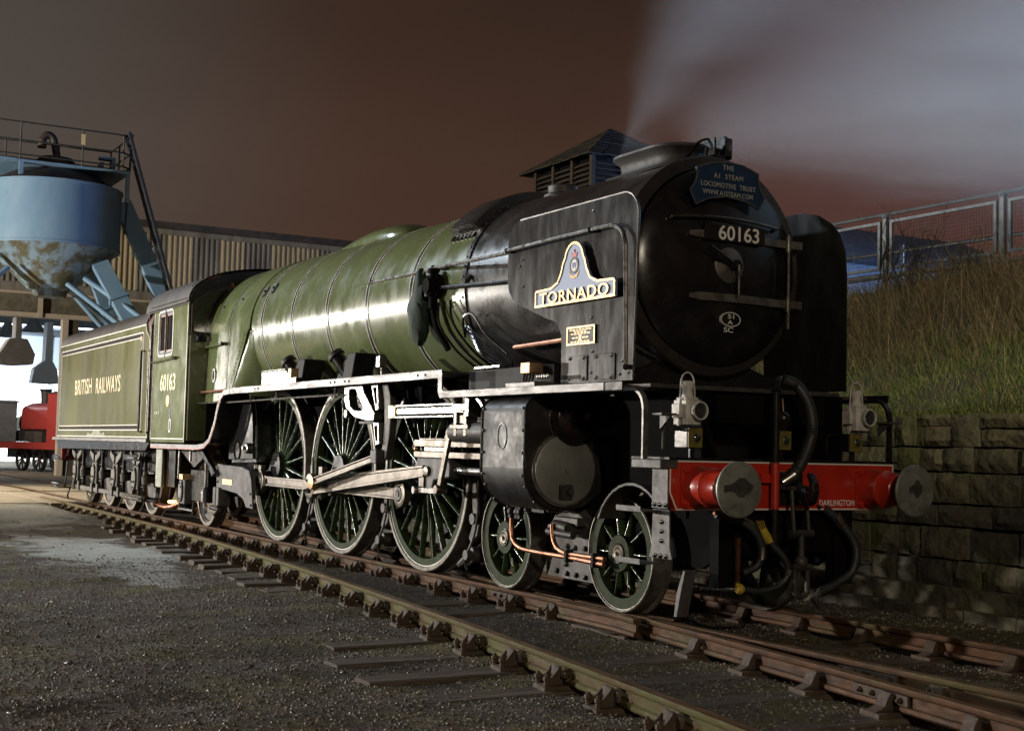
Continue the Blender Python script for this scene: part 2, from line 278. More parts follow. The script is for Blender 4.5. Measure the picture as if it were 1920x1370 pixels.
# ================================================================ ground
def ground_material():
    m = bpy.data.materials.new("cinder_ground"); m.use_nodes = True; t = m.node_tree; b = t.nodes["Principled BSDF"]
    N = t.nodes.new; L = t.links.new
    tc = N("ShaderNodeTexCoord"); P = tc.outputs["Object"]
    def noise(sc, d=8, off=(0,0,0), st=(1,1,1)):
        mp = N("ShaderNodeMapping"); mp.inputs["Location"].default_value = off; mp.inputs["Scale"].default_value = st; L(P, mp.inputs[0])
        n = N("ShaderNodeTexNoise"); n.inputs["Scale"].default_value = sc; n.inputs["Detail"].default_value = d; n.inputs["Roughness"].default_value = .68; L(mp.outputs[0], n.inputs["Vector"]); return n.outputs["Fac"]
    def rng_(f, a, c, lo=0, hi=1):
        r = N("ShaderNodeMapRange"); r.interpolation_type = 'SMOOTHSTEP'; L(f, r.inputs[0]); r.inputs[1].default_value = a; r.inputs[2].default_value = c; r.inputs[3].default_value = lo; r.inputs[4].default_value = hi; return r.outputs[0]
    def mix(f, A, c):
        x = N("ShaderNodeMix"); x.data_type = 'RGBA'; L(f, x.inputs[0])
        if isinstance(A, tuple): x.inputs[6].default_value = (*A, 1)
        else: L(A, x.inputs[6])
        x.inputs[7].default_value = (*c, 1); return x.outputs[2]
    def math2(op, a, c):
        x = N("ShaderNodeMath"); x.operation = op
        for i, q in enumerate((a, c)):
            if isinstance(q, (int, float)): x.inputs[i].default_value = q
            else: L(q, x.inputs[i])
        return x.outputs[0]
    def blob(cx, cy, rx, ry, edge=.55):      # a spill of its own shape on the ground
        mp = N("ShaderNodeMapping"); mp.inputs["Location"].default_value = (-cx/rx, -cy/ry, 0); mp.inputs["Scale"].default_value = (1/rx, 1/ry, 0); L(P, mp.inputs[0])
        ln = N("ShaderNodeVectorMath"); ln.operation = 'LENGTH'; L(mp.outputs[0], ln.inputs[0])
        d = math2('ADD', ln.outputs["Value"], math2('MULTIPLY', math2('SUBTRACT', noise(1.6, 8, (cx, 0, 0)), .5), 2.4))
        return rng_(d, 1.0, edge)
    c = mix(rng_(noise(9), .4, .62), (.060,.048,.037), (.100,.080,.060))
    c = mix(rng_(noise(38), .56, .68), c, (.23,.205,.175))
    c = mix(rng_(noise(.9, 6), .52, .68), c, (.042,.033,.025))
    moss = math2('MULTIPLY', rng_(noise(.75, 7, (4, 2, 0)), .49, .60), rng_(noise(22, 5, (9, 1, 0)), .42, .56))
    c = mix(moss, c, (.140,.125,.022))
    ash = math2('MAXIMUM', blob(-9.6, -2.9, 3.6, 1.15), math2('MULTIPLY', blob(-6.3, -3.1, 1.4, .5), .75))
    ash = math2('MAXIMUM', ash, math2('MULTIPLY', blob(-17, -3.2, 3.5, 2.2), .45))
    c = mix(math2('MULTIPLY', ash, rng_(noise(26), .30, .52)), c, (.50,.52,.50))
    L(c, b.inputs["Base Color"])
    L(rng_(noise(3.2, 6, (2, 7, 0)), .42, .6, .92, .55), b.inputs["Roughness"]); b.inputs["Specular IOR Level"].default_value = .35
    bp = N("ShaderNodeBump"); bp.inputs["Strength"].default_value = 1.0; bp.inputs["Distance"].default_value = .035; L(noise(70, 8), bp.inputs["Height"]); L(bp.outputs[0], b.inputs["Normal"])
    return m
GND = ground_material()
_hw = [(k*math.cos(t), k*math.sin(t), f, .011/k**.75) for k, t, f in zip(np.geomspace(.45, 14, 26), rng.random(26)*6.283, rng.random(26)*6.283)]
def hz(xs, ys): return sum(A*np.sin(a*xs+b*ys+f) for a, b, f, A in _hw)
gx = np.concatenate([np.array([-600,-200,-80,-40,-28]), np.linspace(-21, 9, 300), np.array([14,30,120,500])])
gy = np.concatenate([np.array([-600,-150,-40,-18]), np.linspace(-11, 3.0, 140), np.array([3.3, 8, 30, 150, 600])])
GX, GY = np.meshgrid(gx, gy, indexing='ij'); near = np.exp(-np.maximum(0, np.abs(GX+6)-15)**2)*np.exp(-np.maximum(0, np.abs(GY+4)-8)**2)
def lift(xs, ys): return np.clip((-15.2-xs)/3.6, 0, 1)*np.clip((-1.45-ys)/.3, 0, 1)*.160
GZ = -.190 + hz(GX, GY)*near*(1-lift(GX, GY)/.17) + lift(GX, GY)
GZ = np.where((GX < -19.5) & (near < 2), -.14, GZ) if False else GZ
na, nb = GX.shape
idx = np.arange(na*nb).reshape(na, nb)
g = MB(); g.v = [tuple(p) for p in np.stack([GX.ravel(), GY.ravel(), GZ.ravel()], 1).tolist()]
g.f = [tuple(q) for q in np.stack([idx[:-1,:-1], idx[1:,:-1], idx[1:,1:], idx[:-1,1:]], -1).reshape(-1, 4).tolist()]
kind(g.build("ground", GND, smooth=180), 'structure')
# concrete apron before the shed: slabs with open joints
ap = thing("yard_apron", "pale worn concrete apron in front of the shed", "apron"); ap['kind'] = 'structure'; del ap['category']
for i, (xa, xb) in enumerate([(-25.6,-19.6), (-31.8,-25.65), (-37.9,-31.85), (-52,-37.95), (-76,-52.05)]):
    for j, (ya, yb) in enumerate([(-30,-16.05), (-16,-9.55), (-9.5,-4.55), (-4.5,-1.62), (-1.58, -.84), (-.66, .66), (.84, 30)]):
        MB().box(xa, xb, ya, yb, -.4, -.020-.004*((i+j) % 3)).build("concrete_slab", CONC, ap, smooth=0, bevel=.01)
def scatter(name, n, xf, yf, smin, smax, mats, keep=None):
    base = np.array([(1,0,0),(-1,0,0),(0,1,0),(0,-1,0),(0,0,1),(0,0,-1)], float)
    fc = np.array([(0,2,4),(2,1,4),(1,3,4),(3,0,4),(2,0,5),(1,2,5),(3,1,5),(0,3,5)])
    xs, ys = xf(n), yf(n)
    if keep is not None: k = keep(xs, ys); xs, ys = xs[k], ys[k]
    n = len(xs); sz = smin+(smax-smin)*rng.random(n)**2.6
    V = base[None]*(sz[:,None,None]*(.55+.8*rng.random((n, 6, 1)))); a = rng.random(n)*6.28; ca, sa = np.cos(a), np.sin(a)
    tlt = rng.normal(0, .5, (n, 2))
    X = V[...,0]*ca[:,None]-V[...,1]*sa[:,None]; Y = V[...,0]*sa[:,None]+V[...,1]*ca[:,None]; Z = V[...,2]*.7+X*tlt[:,:1]*.6+Y*tlt[:,1:]*.6
    X += xs[:,None]; Y += ys[:,None]; Z += (-.190+hz(xs, ys)*(1-lift(xs, ys)/.17)+lift(xs, ys)+sz*.18)[:,None]
    F = (fc[None]+6*np.arange(n)[:,None,None]).reshape(-1, 3)
    me = bpy.data.meshes.new(name); me.vertices.add(n*6); me.vertices.foreach_set('co', np.stack([X,Y,Z],-1).ravel())
    me.loops.add(len(F)*3); me.loops.foreach_set('vertex_index', F.ravel()); me.polygons.add(len(F)); me.polygons.foreach_set('loop_start', np.arange(0, len(F)*3, 3))
    for q in mats: me.materials.append(q)
    if len(mats) > 1: me.polygons.foreach_set('material_index', np.repeat(rng.integers(0, len(mats), n), 8))
    me.update(); me.validate(); o = put(name, me); kind(o, 'stuff'); return o
CIN = [mat("cinder_dark", (.048,.037,.028), .7), mat("cinder_brown", (.100,.074,.050), .8), mat("cinder_wet", (.060,.050,.042), .35), mat("clinker_pale", (.22,.19,.15), .7)]
CIN2 = [CIN[0], CIN[1], CIN[0], CIN[1], CIN[2], CIN[2], CIN[3], CIN[3]]
dcam = lambda x, y: np.hypot(x-9.2, y+7.1)
scatter("cinders", 190000, lambda n: 6.5-15*rng.random(n)**1.15, lambda n: -9+12*rng.random(n), .004, .016, CIN2, lambda x, y: (rng.random(len(x)) < np.clip(9/dcam(x, y), .15, 1)))
scatter("ballast_lumps", 700, lambda n: 6-22*rng.random(n), lambda n: -8+10.6*rng.random(n), .010, .032, CIN2)

# ================================================================ railway track
def rail_profile():
    return [(-.035,0),(.035,0),(.036,-.022),(.030,-.036),(.011,-.046),(.011,-.102),(.029,-.112),(.031,-.134),(.024,-.145),(-.024,-.145),(-.031,-.134),(-.029,-.112),(-.011,-.102),(-.011,-.046),(-.030,-.036),(-.036,-.022)]
def rail(path, m, parent, name="rail"):
    pts = [Vector((p[0], p[1], 0)) for p in path]; rings = []
    for i, p in enumerate(pts):
        d = (pts[min(i+1,len(pts)-1)]-pts[max(i-1,0)]).normalized(); n = Vector((-d.y, d.x, 0))
        rings.append([p+n*a+Vector((0,0,b)) for a, b in rail_profile()])
    o = MB().loft(rings, True, True).build(name, m, parent, smooth=30); o.data.materials.append(RAILT)
    for pl in o.data.polygons:
        if pl.normal.z > .8 and pl.center.z > -.01: pl.material_index = 1
    return o
def By(x):
    P = [(-40,-1.30),(-22,-1.29),(-18.1,-1.31),(-11.6,-1.42),(-8.73,-1.56),(-5.0,-1.80),(-2.2,-2.04),(.38,-2.31),(2.21,-2.54),(4.04,-2.80),(7,-3.27)]
    return float(np.interp(x, [p[0] for p in P], [p[1] for p in P]))
Bp = [(x, By(x)) for x in np.linspace(-22, 7, 59)]; 
Bp = [(Bp[i][0], np.mean([By(Bp[i][0]+k) for k in np.linspace(-1.6, 1.6, 9)])) for i in range(len(Bp))]
def Bs(x): return float(np.interp(x, [p[0] for p in Bp], [p[1] for p in Bp]))
def Bsl(x): return (Bs(x+.3)-Bs(x-.3))/.6
tr = thing("railway_track", "straight chaired railway track under the green express engine", "railway track")
tr2 = thing("turnout_track", "mossy diverging track with chaired rails curving towards the viewer", "railway track")
rail([(-80,-.7525),(-22,-.7525),(-10,-.7525),(-2,-.7525),(.15,-.7525)], RAIL, tr)
rail([(.152,-.7525),(2,-.74),(4,-.735),(7.5,-.735)], RAIL, tr)
rail([(x, .7525) for x in (-80,-20,-10,-4,0,4,10)], RAIL, tr)
rail([(-22.2,-1.29),(-22,-1.29)]+Bp[1:24], RAILM, tr2); rail([(Bp[23][0]+.006, Bp[23][1])]+Bp[24:], RAILM, tr2)
rail([(x, Bs(x)+1.505*math.sqrt(1+Bsl(x)**2)) for x in np.linspace(-14,-.9,28)], RAIL, tr2)
rail([(x, Bs(x)+1.53) for x in np.linspace(.40, 7, 16)], RAIL, tr2)
rail([(-1.6,-.63),(-.6,-.655),(.1,-.665),(.5,-.60)], RAIL, tr2, "check_rail")
rail([(-.9,-.83),(.0,-.845),(.38,-.90)], RAIL, tr2, "wing_rail")
# chairs, keys, bolts
ch = MB(); ch.box(-.095,.095,-.19,.17,-.185,-.148)
ch.prism([(-.19,-.148),(-.15,-.140),(-.105,-.118),(-.088,-.060),(-.078,-.036),(-.062,-.034),(-.060,-.148)], 'x', -.055, .055)   # outer jaw (y,z)
ch.prism([(.034,-.148),(.034,-.048),(.055,-.040),(.075,-.075),(.095,-.120),(.16,-.148)], 'x', -.050, .050)
for sx_ in (-.055, .055): ch.prism([(-.19,-.150),(-.110,-.075),(-.090,-.050),(-.090,-.150)], 'x', sx_-.011, sx_+.011)
CH_ME = ch.mesh("chair", CHAIR, 40, .004)
bo = MB()
bo.lathe([(-.15,.020),(-.118,.018),(-.112,.024),(-.090,.024),(-.086,.012),(-.075,.012),(-.0749,.001)], 'z', (0, -.165, 0), 6)
BO_ME = bo.mesh("chair_bolt", CHAIR, 30)
ky = MB(); a_ = np.linspace(0, 4.4*math.pi, 40)
ky.tube([(-.098+.196*i/39, -.048+.016*math.sin(q), -.085+.030*math.cos(q)) for i, q in enumerate(a_)], .0065, 5)
for s_ in (-1, 1):
    sp = [( .098*s_, -.052+ (.004+.040*i/16)*math.sin(3.0*math.pi*i/16), -.078+(.004+.036*i/16)*math.cos(3.0*math.pi*i/16)) for i in range(17)]; ky.tube(sp, .0075, 5)
KY_ME = ky.mesh("rail_key", CHAIR, 60)
KW_ME = MB().box(-.10,.10,-.062,-.034,-.118,-.055).mesh("rail_key_block", WOOD, 0, .004)
def chair(x, y, parent, flip=False, ang=0, springs=True):
    c = put("chair", CH_ME, parent, (x, y, 0), (0, 0, ang+(math.pi if flip else 0)))
    put("rail_key", KY_ME if springs else KW_ME, c); put("chair_bolt", BO_ME, c, (-.068,0,0)); put("chair_bolt", BO_ME, c, (.068,0,0)); return c
def sleeper(x, y0, y1, parent, w=.25, ang=0, z=-.185):
    n = 7; rings = []
    for i in range(n):
        y = y0+(y1-y0)*i/(n-1); j = .010*(random.random()-.5); dz = .008*(random.random()-.5)
        rings.append([(x-w/2+j+ang*(y-y0), y, z-.13), (x+w/2+j+ang*(y-y0), y, z-.13), (x+w/2+j+ang*(y-y0), y, z-.008+dz), (x+w/2-.02+j+ang*(y-y0), y, z+dz), (x-.01+ang*(y-y0), y, z+dz-.006*(i % 2)), (x-w/2+.02+j+ang*(y-y0), y, z+dz), (x-w/2+j+ang*(y-y0), y, z-.008+dz)])
    return MB().loft(rings, True, True).build("sleeper", WOOD, parent, smooth=0)
ends = {0:-2.0,-1:-2.05,-2:-2.10}
xs_ = [-19.4+.735*i for i in range(36)]
for i, x_ in enumerate(xs_):
    far_y = 1.35
    if x_ < -12: y0 = -1.72
    elif x_ < -5: y0 = -1.95-.05*(x_+12)/1
    else: y0 = float(np.interp(x_, [-5,-2.8,-1.3,-.4,.2,1.7,3.5,7], [-2.42,-2.40,-2.67,-3.22,-3.42,-3.72,-3.9,-4.4]))
    y0 += .10*(random.random()-.5)
    sleeper(x_+.02*(random.random()-.5), y0, far_y, tr, .25, 0, -.176+.014*(random.random()-.5))
    fl = random.random() < .78
    if not (-.5 < x_ < .55): chair(x_, -.7525, tr, False, 0, fl)
    chair(x_, .7525, tr, True, 0, fl)
    chair(x_, Bs(x_), tr2, False, math.atan(Bsl(x_)), random.random() < .8)
    yc = Bs(x_)+1.505
    if x_ > .8: chair(x_, Bs(x_)+1.53, tr2, True, math.atan(Bsl(x_)), False)
    elif -11 < x_ < -2.2: chair(x_, yc, tr2, True, math.atan(Bsl(x_)), False)
FP = MB().box(-.26,.26,-.034,-.014,-.105,-.044)
for k in (-.19,-.07,.07,.19): FP.lathe([(-.034,.020),(-.052,.020),(-.0521,.012),(-.062,.012),(-.0621,.001)], 'y', (k, 0, -.075), 6)
FPM = FP.mesh("fishplate", CHAIR, 30, .003)
put("fishplate", FPM, tr, (-1.95,-.7525,0)); put("fishplate", FPM, tr, (2.75,-.737,0)); put("fishplate", FPM, tr2, (Bp[23][0], Bp[23][1], 0), (0,0,math.atan(Bsl(Bp[23][0]))))
put("fishplate", FPM, tr2, (3.3, Bs(3.3)+1.53, 0), (0,0,math.atan(Bsl(3.3))))
MB().box(-.55,.25,-.93,-.56,-.182,-.150).box(-.05,.14,-.99,-.50,-.150,-.142).build("crossing_base", CHAIR, tr2, bevel=.006)

# ================================================================ the express engine
eng = thing("steam_locomotive", "large green and black express steam engine with red buffer beam and nameplate", "steam locomotive")
CZ = 2.90
def brad(x): return float(np.interp(x, [-8.8,-6.1,-4.9,-3.8,-2.6,.1], [1.055,1.030,1.005,.99,.975,.93]))
# boiler, bands
B_ = MB().lathe([(x, brad(x)) for x in np.linspace(-9.4, -2.62, 16)], 'x', (0,0,CZ), 72); boiler = B_.build("boiler", GREEN, eng, 60)
for x in (-3.79,-4.93,-6.085,-7.265,-8.405):
    r = brad(x); bd = MB().lathe([(x-.034,r-.01),(x-.034,r+.006),(x+.034,r+.006),(x+.034,r-.01)], 'x', (0,0,CZ), 72).build("boiler_band", BLACK, boiler, 30)
    MB().lathe([(x+.034,r-.01),(x+.034,r+.0065),(x+.044,r+.0065),(x+.044,r-.01)], 'x', (0,0,CZ), 72).lathe([(x-.044,r-.01),(x-.044,r+.0065),(x-.034,r+.0065),(x-.034,r-.01)], 'x', (0,0,CZ), 72).build("band_lining", WHITEL, boiler, 30)
sb = MB().lathe([(-2.64,.97),(-2.64,.985),(-2.56,.985),(-2.56,.968),(.03,.925),(.035,.945),(.115,.945),(.13,.93),(.13,.84)], 'x', (0,0,CZ), 72).build("smokebox", SMOKE, eng, 35)
rv = MB()
for k in range(60):
    a = 2*math.pi*k/60; rv.sphere((-2.60, .985*math.cos(a), CZ+.985*math.sin(a)), .014, 6, 4)
kind(rv.build("smokebox_rivets", GRIME, sb), 'stuff')
# long pipe and cables along the smokebox
MB().tube([(-3.1,-1.03,2.93),(-2.5,-1.03,2.90),(-1.9,-1.02,2.87),(-1.3,-1.0,2.85)], .022, 8).tube([(-2.45,-.97,3.0),(-2.45,-1.03,2.9)], .02).build("blower_pipe", BLACK, eng)
cb = MB()
for i in range(6):
    o_ = .05*i; cb.tube(spline([(-2.62,-.93,2.42+.02*i),(-2.45+o_,-1.0,2.50-o_),(-2.25+o_,-.98,2.38-o_),(-2.0+.9*o_,-.93,2.25-.8*o_),(-1.75,-.88,2.12-.2*o_)], 5), .010, 5)
cb.tube(spline([(-2.58,-.95,2.40),(-2.5,-1.02,2.58),(-2.3,-1.02,2.60),(-2.1,-.98,2.40),(-1.8,-.90,2.2)], 6), .012, 6)
cb.build("lubricator_pipes", BLACK, eng)
MB().tube([(-1.75,-.86,2.26),(-.55,-.84,2.29)], .022, 8).build("steam_pipe_strip", COPPER, eng)
wr = MB()
for i in range(3): wr.tube(spline([(-3.05+.13*i,-1.02,2.78),(-3.0+.15*i,-1.03,2.55),(-2.85+.16*i,-.90,2.28),(-2.7+.16*i,-.70,2.08)], 5), .013, 6)
wr.build("injector_pipes", BLACK, eng)
# tarpaulin-wrapped clack valve
rg = MB(); n_ = 14; rings = []
for i, (z, w, d) in enumerate([(3.15,.02,.02),(3.10,.07,.05),(2.99,.07,.06),(2.93,.10,.08),(2.80,.165,.12),(2.73,.17,.12),(2.62,.12,.10),(2.52,.125,.09),(2.42,.10,.06),(2.37,.04,.03)]):
    rings.append([(-3.42+w*math.cos(2*math.pi*k/n_)*(1+.18*math.sin(3*k+i*2)), -1.03-.02+d*math.sin(2*math.pi*k/n_)*(1+.2*math.cos(5*k+i)), z+.025*math.sin(k*2.3+i)) for k in range(n_)])
rg.loft(rings, True, True).build("tarpaulin_cover", RAG, eng, 50)
cv = MB().lathe([(-.99,.13),(-1.06,.13),(-1.06,.08),(-1.14,.08),(-1.14,.001)], 'y', (-3.12,0,2.95), 14).lathe([(2.72,.045),(3.08,.045),(3.09,.06),(3.13,.06),(3.13,.001)], 'z', (-3.12,-1.05,0), 12)
cv.lathe([(2.86,.085),(3.05,.085)], 'z', (-3.12,-1.05,0), 8).tube([(-3.12,-1.05,2.72),(-3.10,-1.0,2.5),(-3.0,-.92,2.3)], .035)
cv.box(-3.22,-3.02,-1.11,-.96,2.92,2.98).build("clack_valve", MATTE, eng)
MB().tube([(-3.15,-1.10,2.98),(-3.13,-1.12,2.86)], .022).lathe([(2.84,.03),(2.9,.03)], 'z', (-3.14,-1.11,0), 8).build("valve_spindle", GRIME, eng)
# firebox with throat
def fsec(x, zl, r=1.062, dy=0):
    L = [(-(1.075+dy+.03*(1-t)), zl+(CZ-zl)*t) for t in np.linspace(0, .9, 6)]
    A = [(-(r+.012*(1-math.sin(R(a)))+dy)*math.cos(R(a)), CZ+(r+dy)*math.sin(R(a))) for a in range(0, 181, 6)]
    return [(x, y, z) for y, z in L+A+[(-y, z) for y, z in L[::-1]]]
fst = [(-11.14,1.9),(-10.4,1.9),(-9.75,1.92),(-9.52,1.98),(-9.3,2.25),(-9.1,2.50),(-8.95,2.68),(-8.84,2.84)]
fb = MB().loft([fsec(x, z) for x, z in fst], closed=False).build("firebox", GREEN, eng, 40)
thr = MB(); rws = []
for z in np.linspace(1.93, 2.86, 14):
    xe = float(np.interp(z, [1.92,1.98,2.25,2.5,2.68,2.84,2.9], [-9.56,-9.52,-9.3,-9.1,-8.95,-8.84,-8.80])); ye = 1.075+.03*max(0, 1-(z-1.9)/1.0)
    yb = math.sqrt(max(0, 1.053**2-(CZ-z)**2)); rws.append([(xe+.10*math.sin(t*1.57)+(.62*(2.9-z))*t, -(ye-(ye-yb+.02)*(1-math.cos(t*1.57))), z) for t in np.linspace(0, 1, 8)])
thr.loft(rws, closed=False).build("firebox_throat_plate", GREEN, fb, 50); MB().loft([[(x,-y,z) for x,y,z in r] for r in rws], closed=False).build("firebox_throat_plate", GREEN, fb, 50)
for x in (-9.743,-10.98):
    MB().loft([fsec(x-.024,1.95,dy=.006), fsec(x+.024,1.95,dy=.006)], closed=False).build("firebox_band", BLACK, fb)
    MB().loft([fsec(x+.024,1.95,dy=.007), fsec(x+.033,1.95,dy=.007)], closed=False).build("band_lining", WHITEL, fb)
pl = MB()
for x, z in ((-10.3,3.31),(-9.5,3.36),(-8.62,3.40),(-8.30,3.42)):
    a = math.asin((z-CZ)/1.06); n = Vector((0,-math.cos(a),math.sin(a))); c = Vector((x,0,CZ))+n*1.068; t = Vector((0,-n.z,n.y)) if False else Vector((0,math.sin(a),math.cos(a)))
    ring = [c+Vector((1,0,0))*.060*math.cos(q)+t*.085*math.sin(q) for q in np.linspace(0, 6.283, 17)[:-1]]; ri = [c+Vector((1,0,0))*.042*math.cos(q)+t*.064*math.sin(q)-n*.004 for q in np.linspace(0, 6.283, 17)[:-1]]
    pl.loft([[p-n*.02 for p in ring], ring, ri]).add(ri, [tuple(range(16))]); pl.tube([c-n*.01, c+n*.02], .020, 6)
pl.build("washout_plug", GRIME, fb)
for x, z in ((-10.32,2.29),(-10.95,2.45)):
    MB().ring([(x+.075*math.cos(q), z+.105*math.sin(q)) for q in np.linspace(0,6.283,25)[:-1]], [(x+.055*math.cos(q), z+.08*math.sin(q)) for q in np.linspace(0,6.283,25)[:-1]], 'y', -1.112, -1.098).build("mudhole_ring", WHITEL if x > -10.5 else GREEN, fb)
    MB().prism([(x+.055*math.cos(q), z+.08*math.sin(q)) for q in np.linspace(0,6.283,25)[:-1]], 'y', -1.106, -1.09).lathe([(-1.10,.03),(-1.125,.03),(-1.1251,.001)], 'y', (x,0,z), 6).build("mudhole_door", GRIME, fb)
rv = MB()
for i in range(14): 
    z = 2.1+.055*i; rv.sphere((np.interp(z,[1.98,2.84],[-9.66,-8.98]), -1.10, z), .010, 5, 3)
for i in range(40): rv.sphere((-8.62+.0*i, -1.065*math.cos(R(4.2*i-40)), CZ+1.065*math.sin(R(4.2*i-40))), .008, 5, 3) if i > 8 else None
kind(rv.build("firebox_rivets", GREEN, fb), 'stuff')
MB().box(-8.55,-7.30,-.98,-.90,2.04,2.30).build("ashpan_side_cover", GREEN, eng, bevel=.01)
rv = MB()
for i in range(18): rv.sphere((-8.5+.068*i,-.985,2.275), .009, 5, 3)
for i in range(4): rv.sphere((-7.33,-.985,2.08+.06*i), .009, 5, 3)
kind(rv.build("cover_rivets", GRIME, eng), 'stuff')
# dome, header cover, valve stub, chimney
dm = MB(); rr = []
for x, h, w in [(-7.95,.0,.05),(-7.85,.02,.20),(-7.5,.07,.32),(-7.1,.12,.37),(-6.7,.165,.40),(-6.4,.185,.41),(-6.0,.185,.40),(-5.75,.165,.38),(-5.55,.11,.33),(-5.45,.05,.25),(-5.42,.0,.16)]:
    zb = CZ+math.sqrt(brad(x)**2-w*w)-.03; zt = CZ+brad(x)+h-.045
    rr.append([(x, w*math.cos(t)*(1 if abs(math.cos(t))<.99 else 1), zb+(zt-zb)*abs(math.sin(t))**.7) for t in np.linspace(0, math.pi, 17)])
dm.loft(rr, closed=False).build("dome_cover", GREEN, eng, 50)
hc = MB(); prof = []
for x, d in ((-3.22,.0),(-3.20,.085),(-3.14,.10),(-2.72,.10),(-2.66,.085),(-2.64,.0)):
    prof.append([(x, -(brad(x)+d)*math.cos(R(a)), CZ+(brad(x)+d)*math.sin(R(a))) for a in [38,39]+list(range(42,139,6))+[141,142]])
hc.loft(prof, closed=False, caps=False)
for s_ in (0, -1): hc.add([p[s_] for p in prof], [tuple(range(6))])
hcov = hc.build("header_cover", SMOKE, eng, 40)
vt = MB()
for i in range(6): vt.beam((-3.15+.088*i, -.800, CZ+.585), (-3.15+.088*i, -.835, CZ+.535), .05, .02)
kind(vt.build("cover_vents", BLACK, hcov), 'stuff')
MB().lathe([(3.82,.20),(3.88,.19),(3.90,.15),(3.97,.15),(3.985,.13),(3.985,.001)], 'z', (-2.35,0,0), 20).build("snifting_valve", GRIME, eng)
def stad(hl, hw, n=10):
    return [(hl-hw+hw*math.cos(R(a)), hw*math.sin(R(a))) for a in np.linspace(-90,90,n)]+[(-(hl-hw)+hw*math.cos(R(a)), hw*math.sin(R(a))) for a in np.linspace(90,270,n)]
cm = MB(); rr = []
for z, hl, hw in [(3.70,.66,.36),(3.765,.64,.33),(3.79,.56,.27),(3.83,.50,.235),(3.88,.475,.225),(3.93,.49,.245),(3.965,.545,.295),(3.975,.555,.305),(3.995,.555,.305),(4.003,.54,.29),(3.995,.47,.22),(3.80,.42,.18)]:
    rr.append([(-.64+a, b, (z if z > 3.78 else CZ+math.sqrt(max(.1, brad(0)**2-b*b))+(.004 if z < 3.75 else .03))) for a, b in stad(hl, hw)])
cm.loft(rr).build("chimney", mat("sooty_chimney_black", (.016,.0145,.0135), .55, 0, (.030,.027,.025), 5, rough2=.7, bump=.1, bscale=30), eng, 40)
# smokebox door
door = MB().lathe([(.10,.845),(.135,.845),(.155,.825),(.20,.70),(.25,.50),(.285,.28),(.295,.12),(.296,.001)], 'x', (0,.03,CZ-.01), 72).build("smokebox_door", BLACK, eng, 30)
def dx(y, z): 
    r = math.hypot(y-.03, z-CZ+.01); return float(np.interp(r, [0,.12,.28,.5,.7,.825,.845], [.296,.295,.285,.25,.20,.155,.135]))
def strap(z, y0, y1, w, name):
    rings = []
    for y in np.linspace(y0, y1, 14):
        x = max(dx(y, z), .235 if y > .55 else 0)+.006; k = w/2*math.sqrt(max(.05, min(1, (y-y0+.012)/(w*.6))))
        rings.append([(x,y,z-k),(x+.022,y,z-k),(x+.022,y,z+k),(x,y,z+k)])
    return MB().loft(rings, True, True).build(name, TYRE, door, 0, .003)
strap(3.135,-.37,.87,.068,"hinge_strap"); strap(2.615,-.36,.87,.068,"hinge_strap")
MB().tube([(.275,.70,2.40),(.275,.70,3.22)], .014, 8).lathe([(2.55,.026),(2.68,.026)], 'z', (.27,.70,0), 10).lathe([(3.07,.026),(3.20,.026)], 'z', (.27,.70,0), 10).build("hinge_pin", TYRE, door)
MB().lathe([(.285,.150),(.306,.150),(.312,.140),(.314,.001)], 'x', (0,.03,CZ-.01), 32).build("dart_plate", TYRE, door)
MB().lathe([(.30,.045),(.38,.045),(.40,.03),(.40,.001)], 'x', (0,.06,CZ-.01), 14).tube([(.36,.06,2.89),(.37,-.22,3.03)], [.016,.011]).tube([(.34,.06,2.89),(.35,-.15,2.94)], [.016,.012]).build("dart_handle", BLACK, door)
MB().tube([(.39,.06,2.89),(.39,.062,2.64)], [.015,.011]).build("dart_lever", STEEL, door)
hr = [(dx(y,3.265)+.055, y, 3.25+.035*math.cos(y*2.4)) for y in np.linspace(-.54,.58,12)]
MB().tube(hr, .013, 8).tube([(.12,-.54,3.25),(.24,-.54,3.25)], .016).tube([(.12,.58,3.25),(.24,.58,3.25)], .016).build("door_handrail", STEEL, door)
MB().sphere((.14,-.72,2.9), .032).build("door_knob", BLACK, door)
npl = MB().box(.285,.322,-.24,.40,3.085,3.235).build("number_plate", BLACK, door, 0, .006)
text("number_plate_figures", "60163", .43, .125, WHITE, npl, (.324,.113,3.160), FRONT, .006, .010)
sp_ = MB().ring([(.07+.105*math.cos(q), 2.44+.062*math.sin(q)) for q in np.linspace(0,6.283,33)[:-1]], [(.07+.098*math.cos(q), 2.44+.055*math.sin(q)) for q in np.linspace(0,6.283,33)[:-1]], 'x', .255, .284).build("shed_code_ring", WHITE, door)
MB().prism([(.07+.099*math.cos(q), 2.44+.056*math.sin(q)) for q in np.linspace(0,6.283,33)[:-1]], 'x', .22, .279).build("shed_code_plate", BLACK, door)
text("shed_code_lettering", "51\nA", .07, .085, WHITE, door, (.282,.07,2.440), FRONT, .003, .006)
text("shed_code_lettering", "SC", .10, .042, WHITE, door, (.272,.055,2.352), FRONT, .004, .006)
# brackets round the door bottom and frame front
MB().prism([(-1.06,1.86),(1.06,1.86),(1.06,1.92),(.62,2.02),(.35,2.12),(-.35,2.12),(-.62,2.02),(-1.06,1.92)], 'x', -.10, .02).build("smokebox_saddle", BLACK, eng, 20, .01)
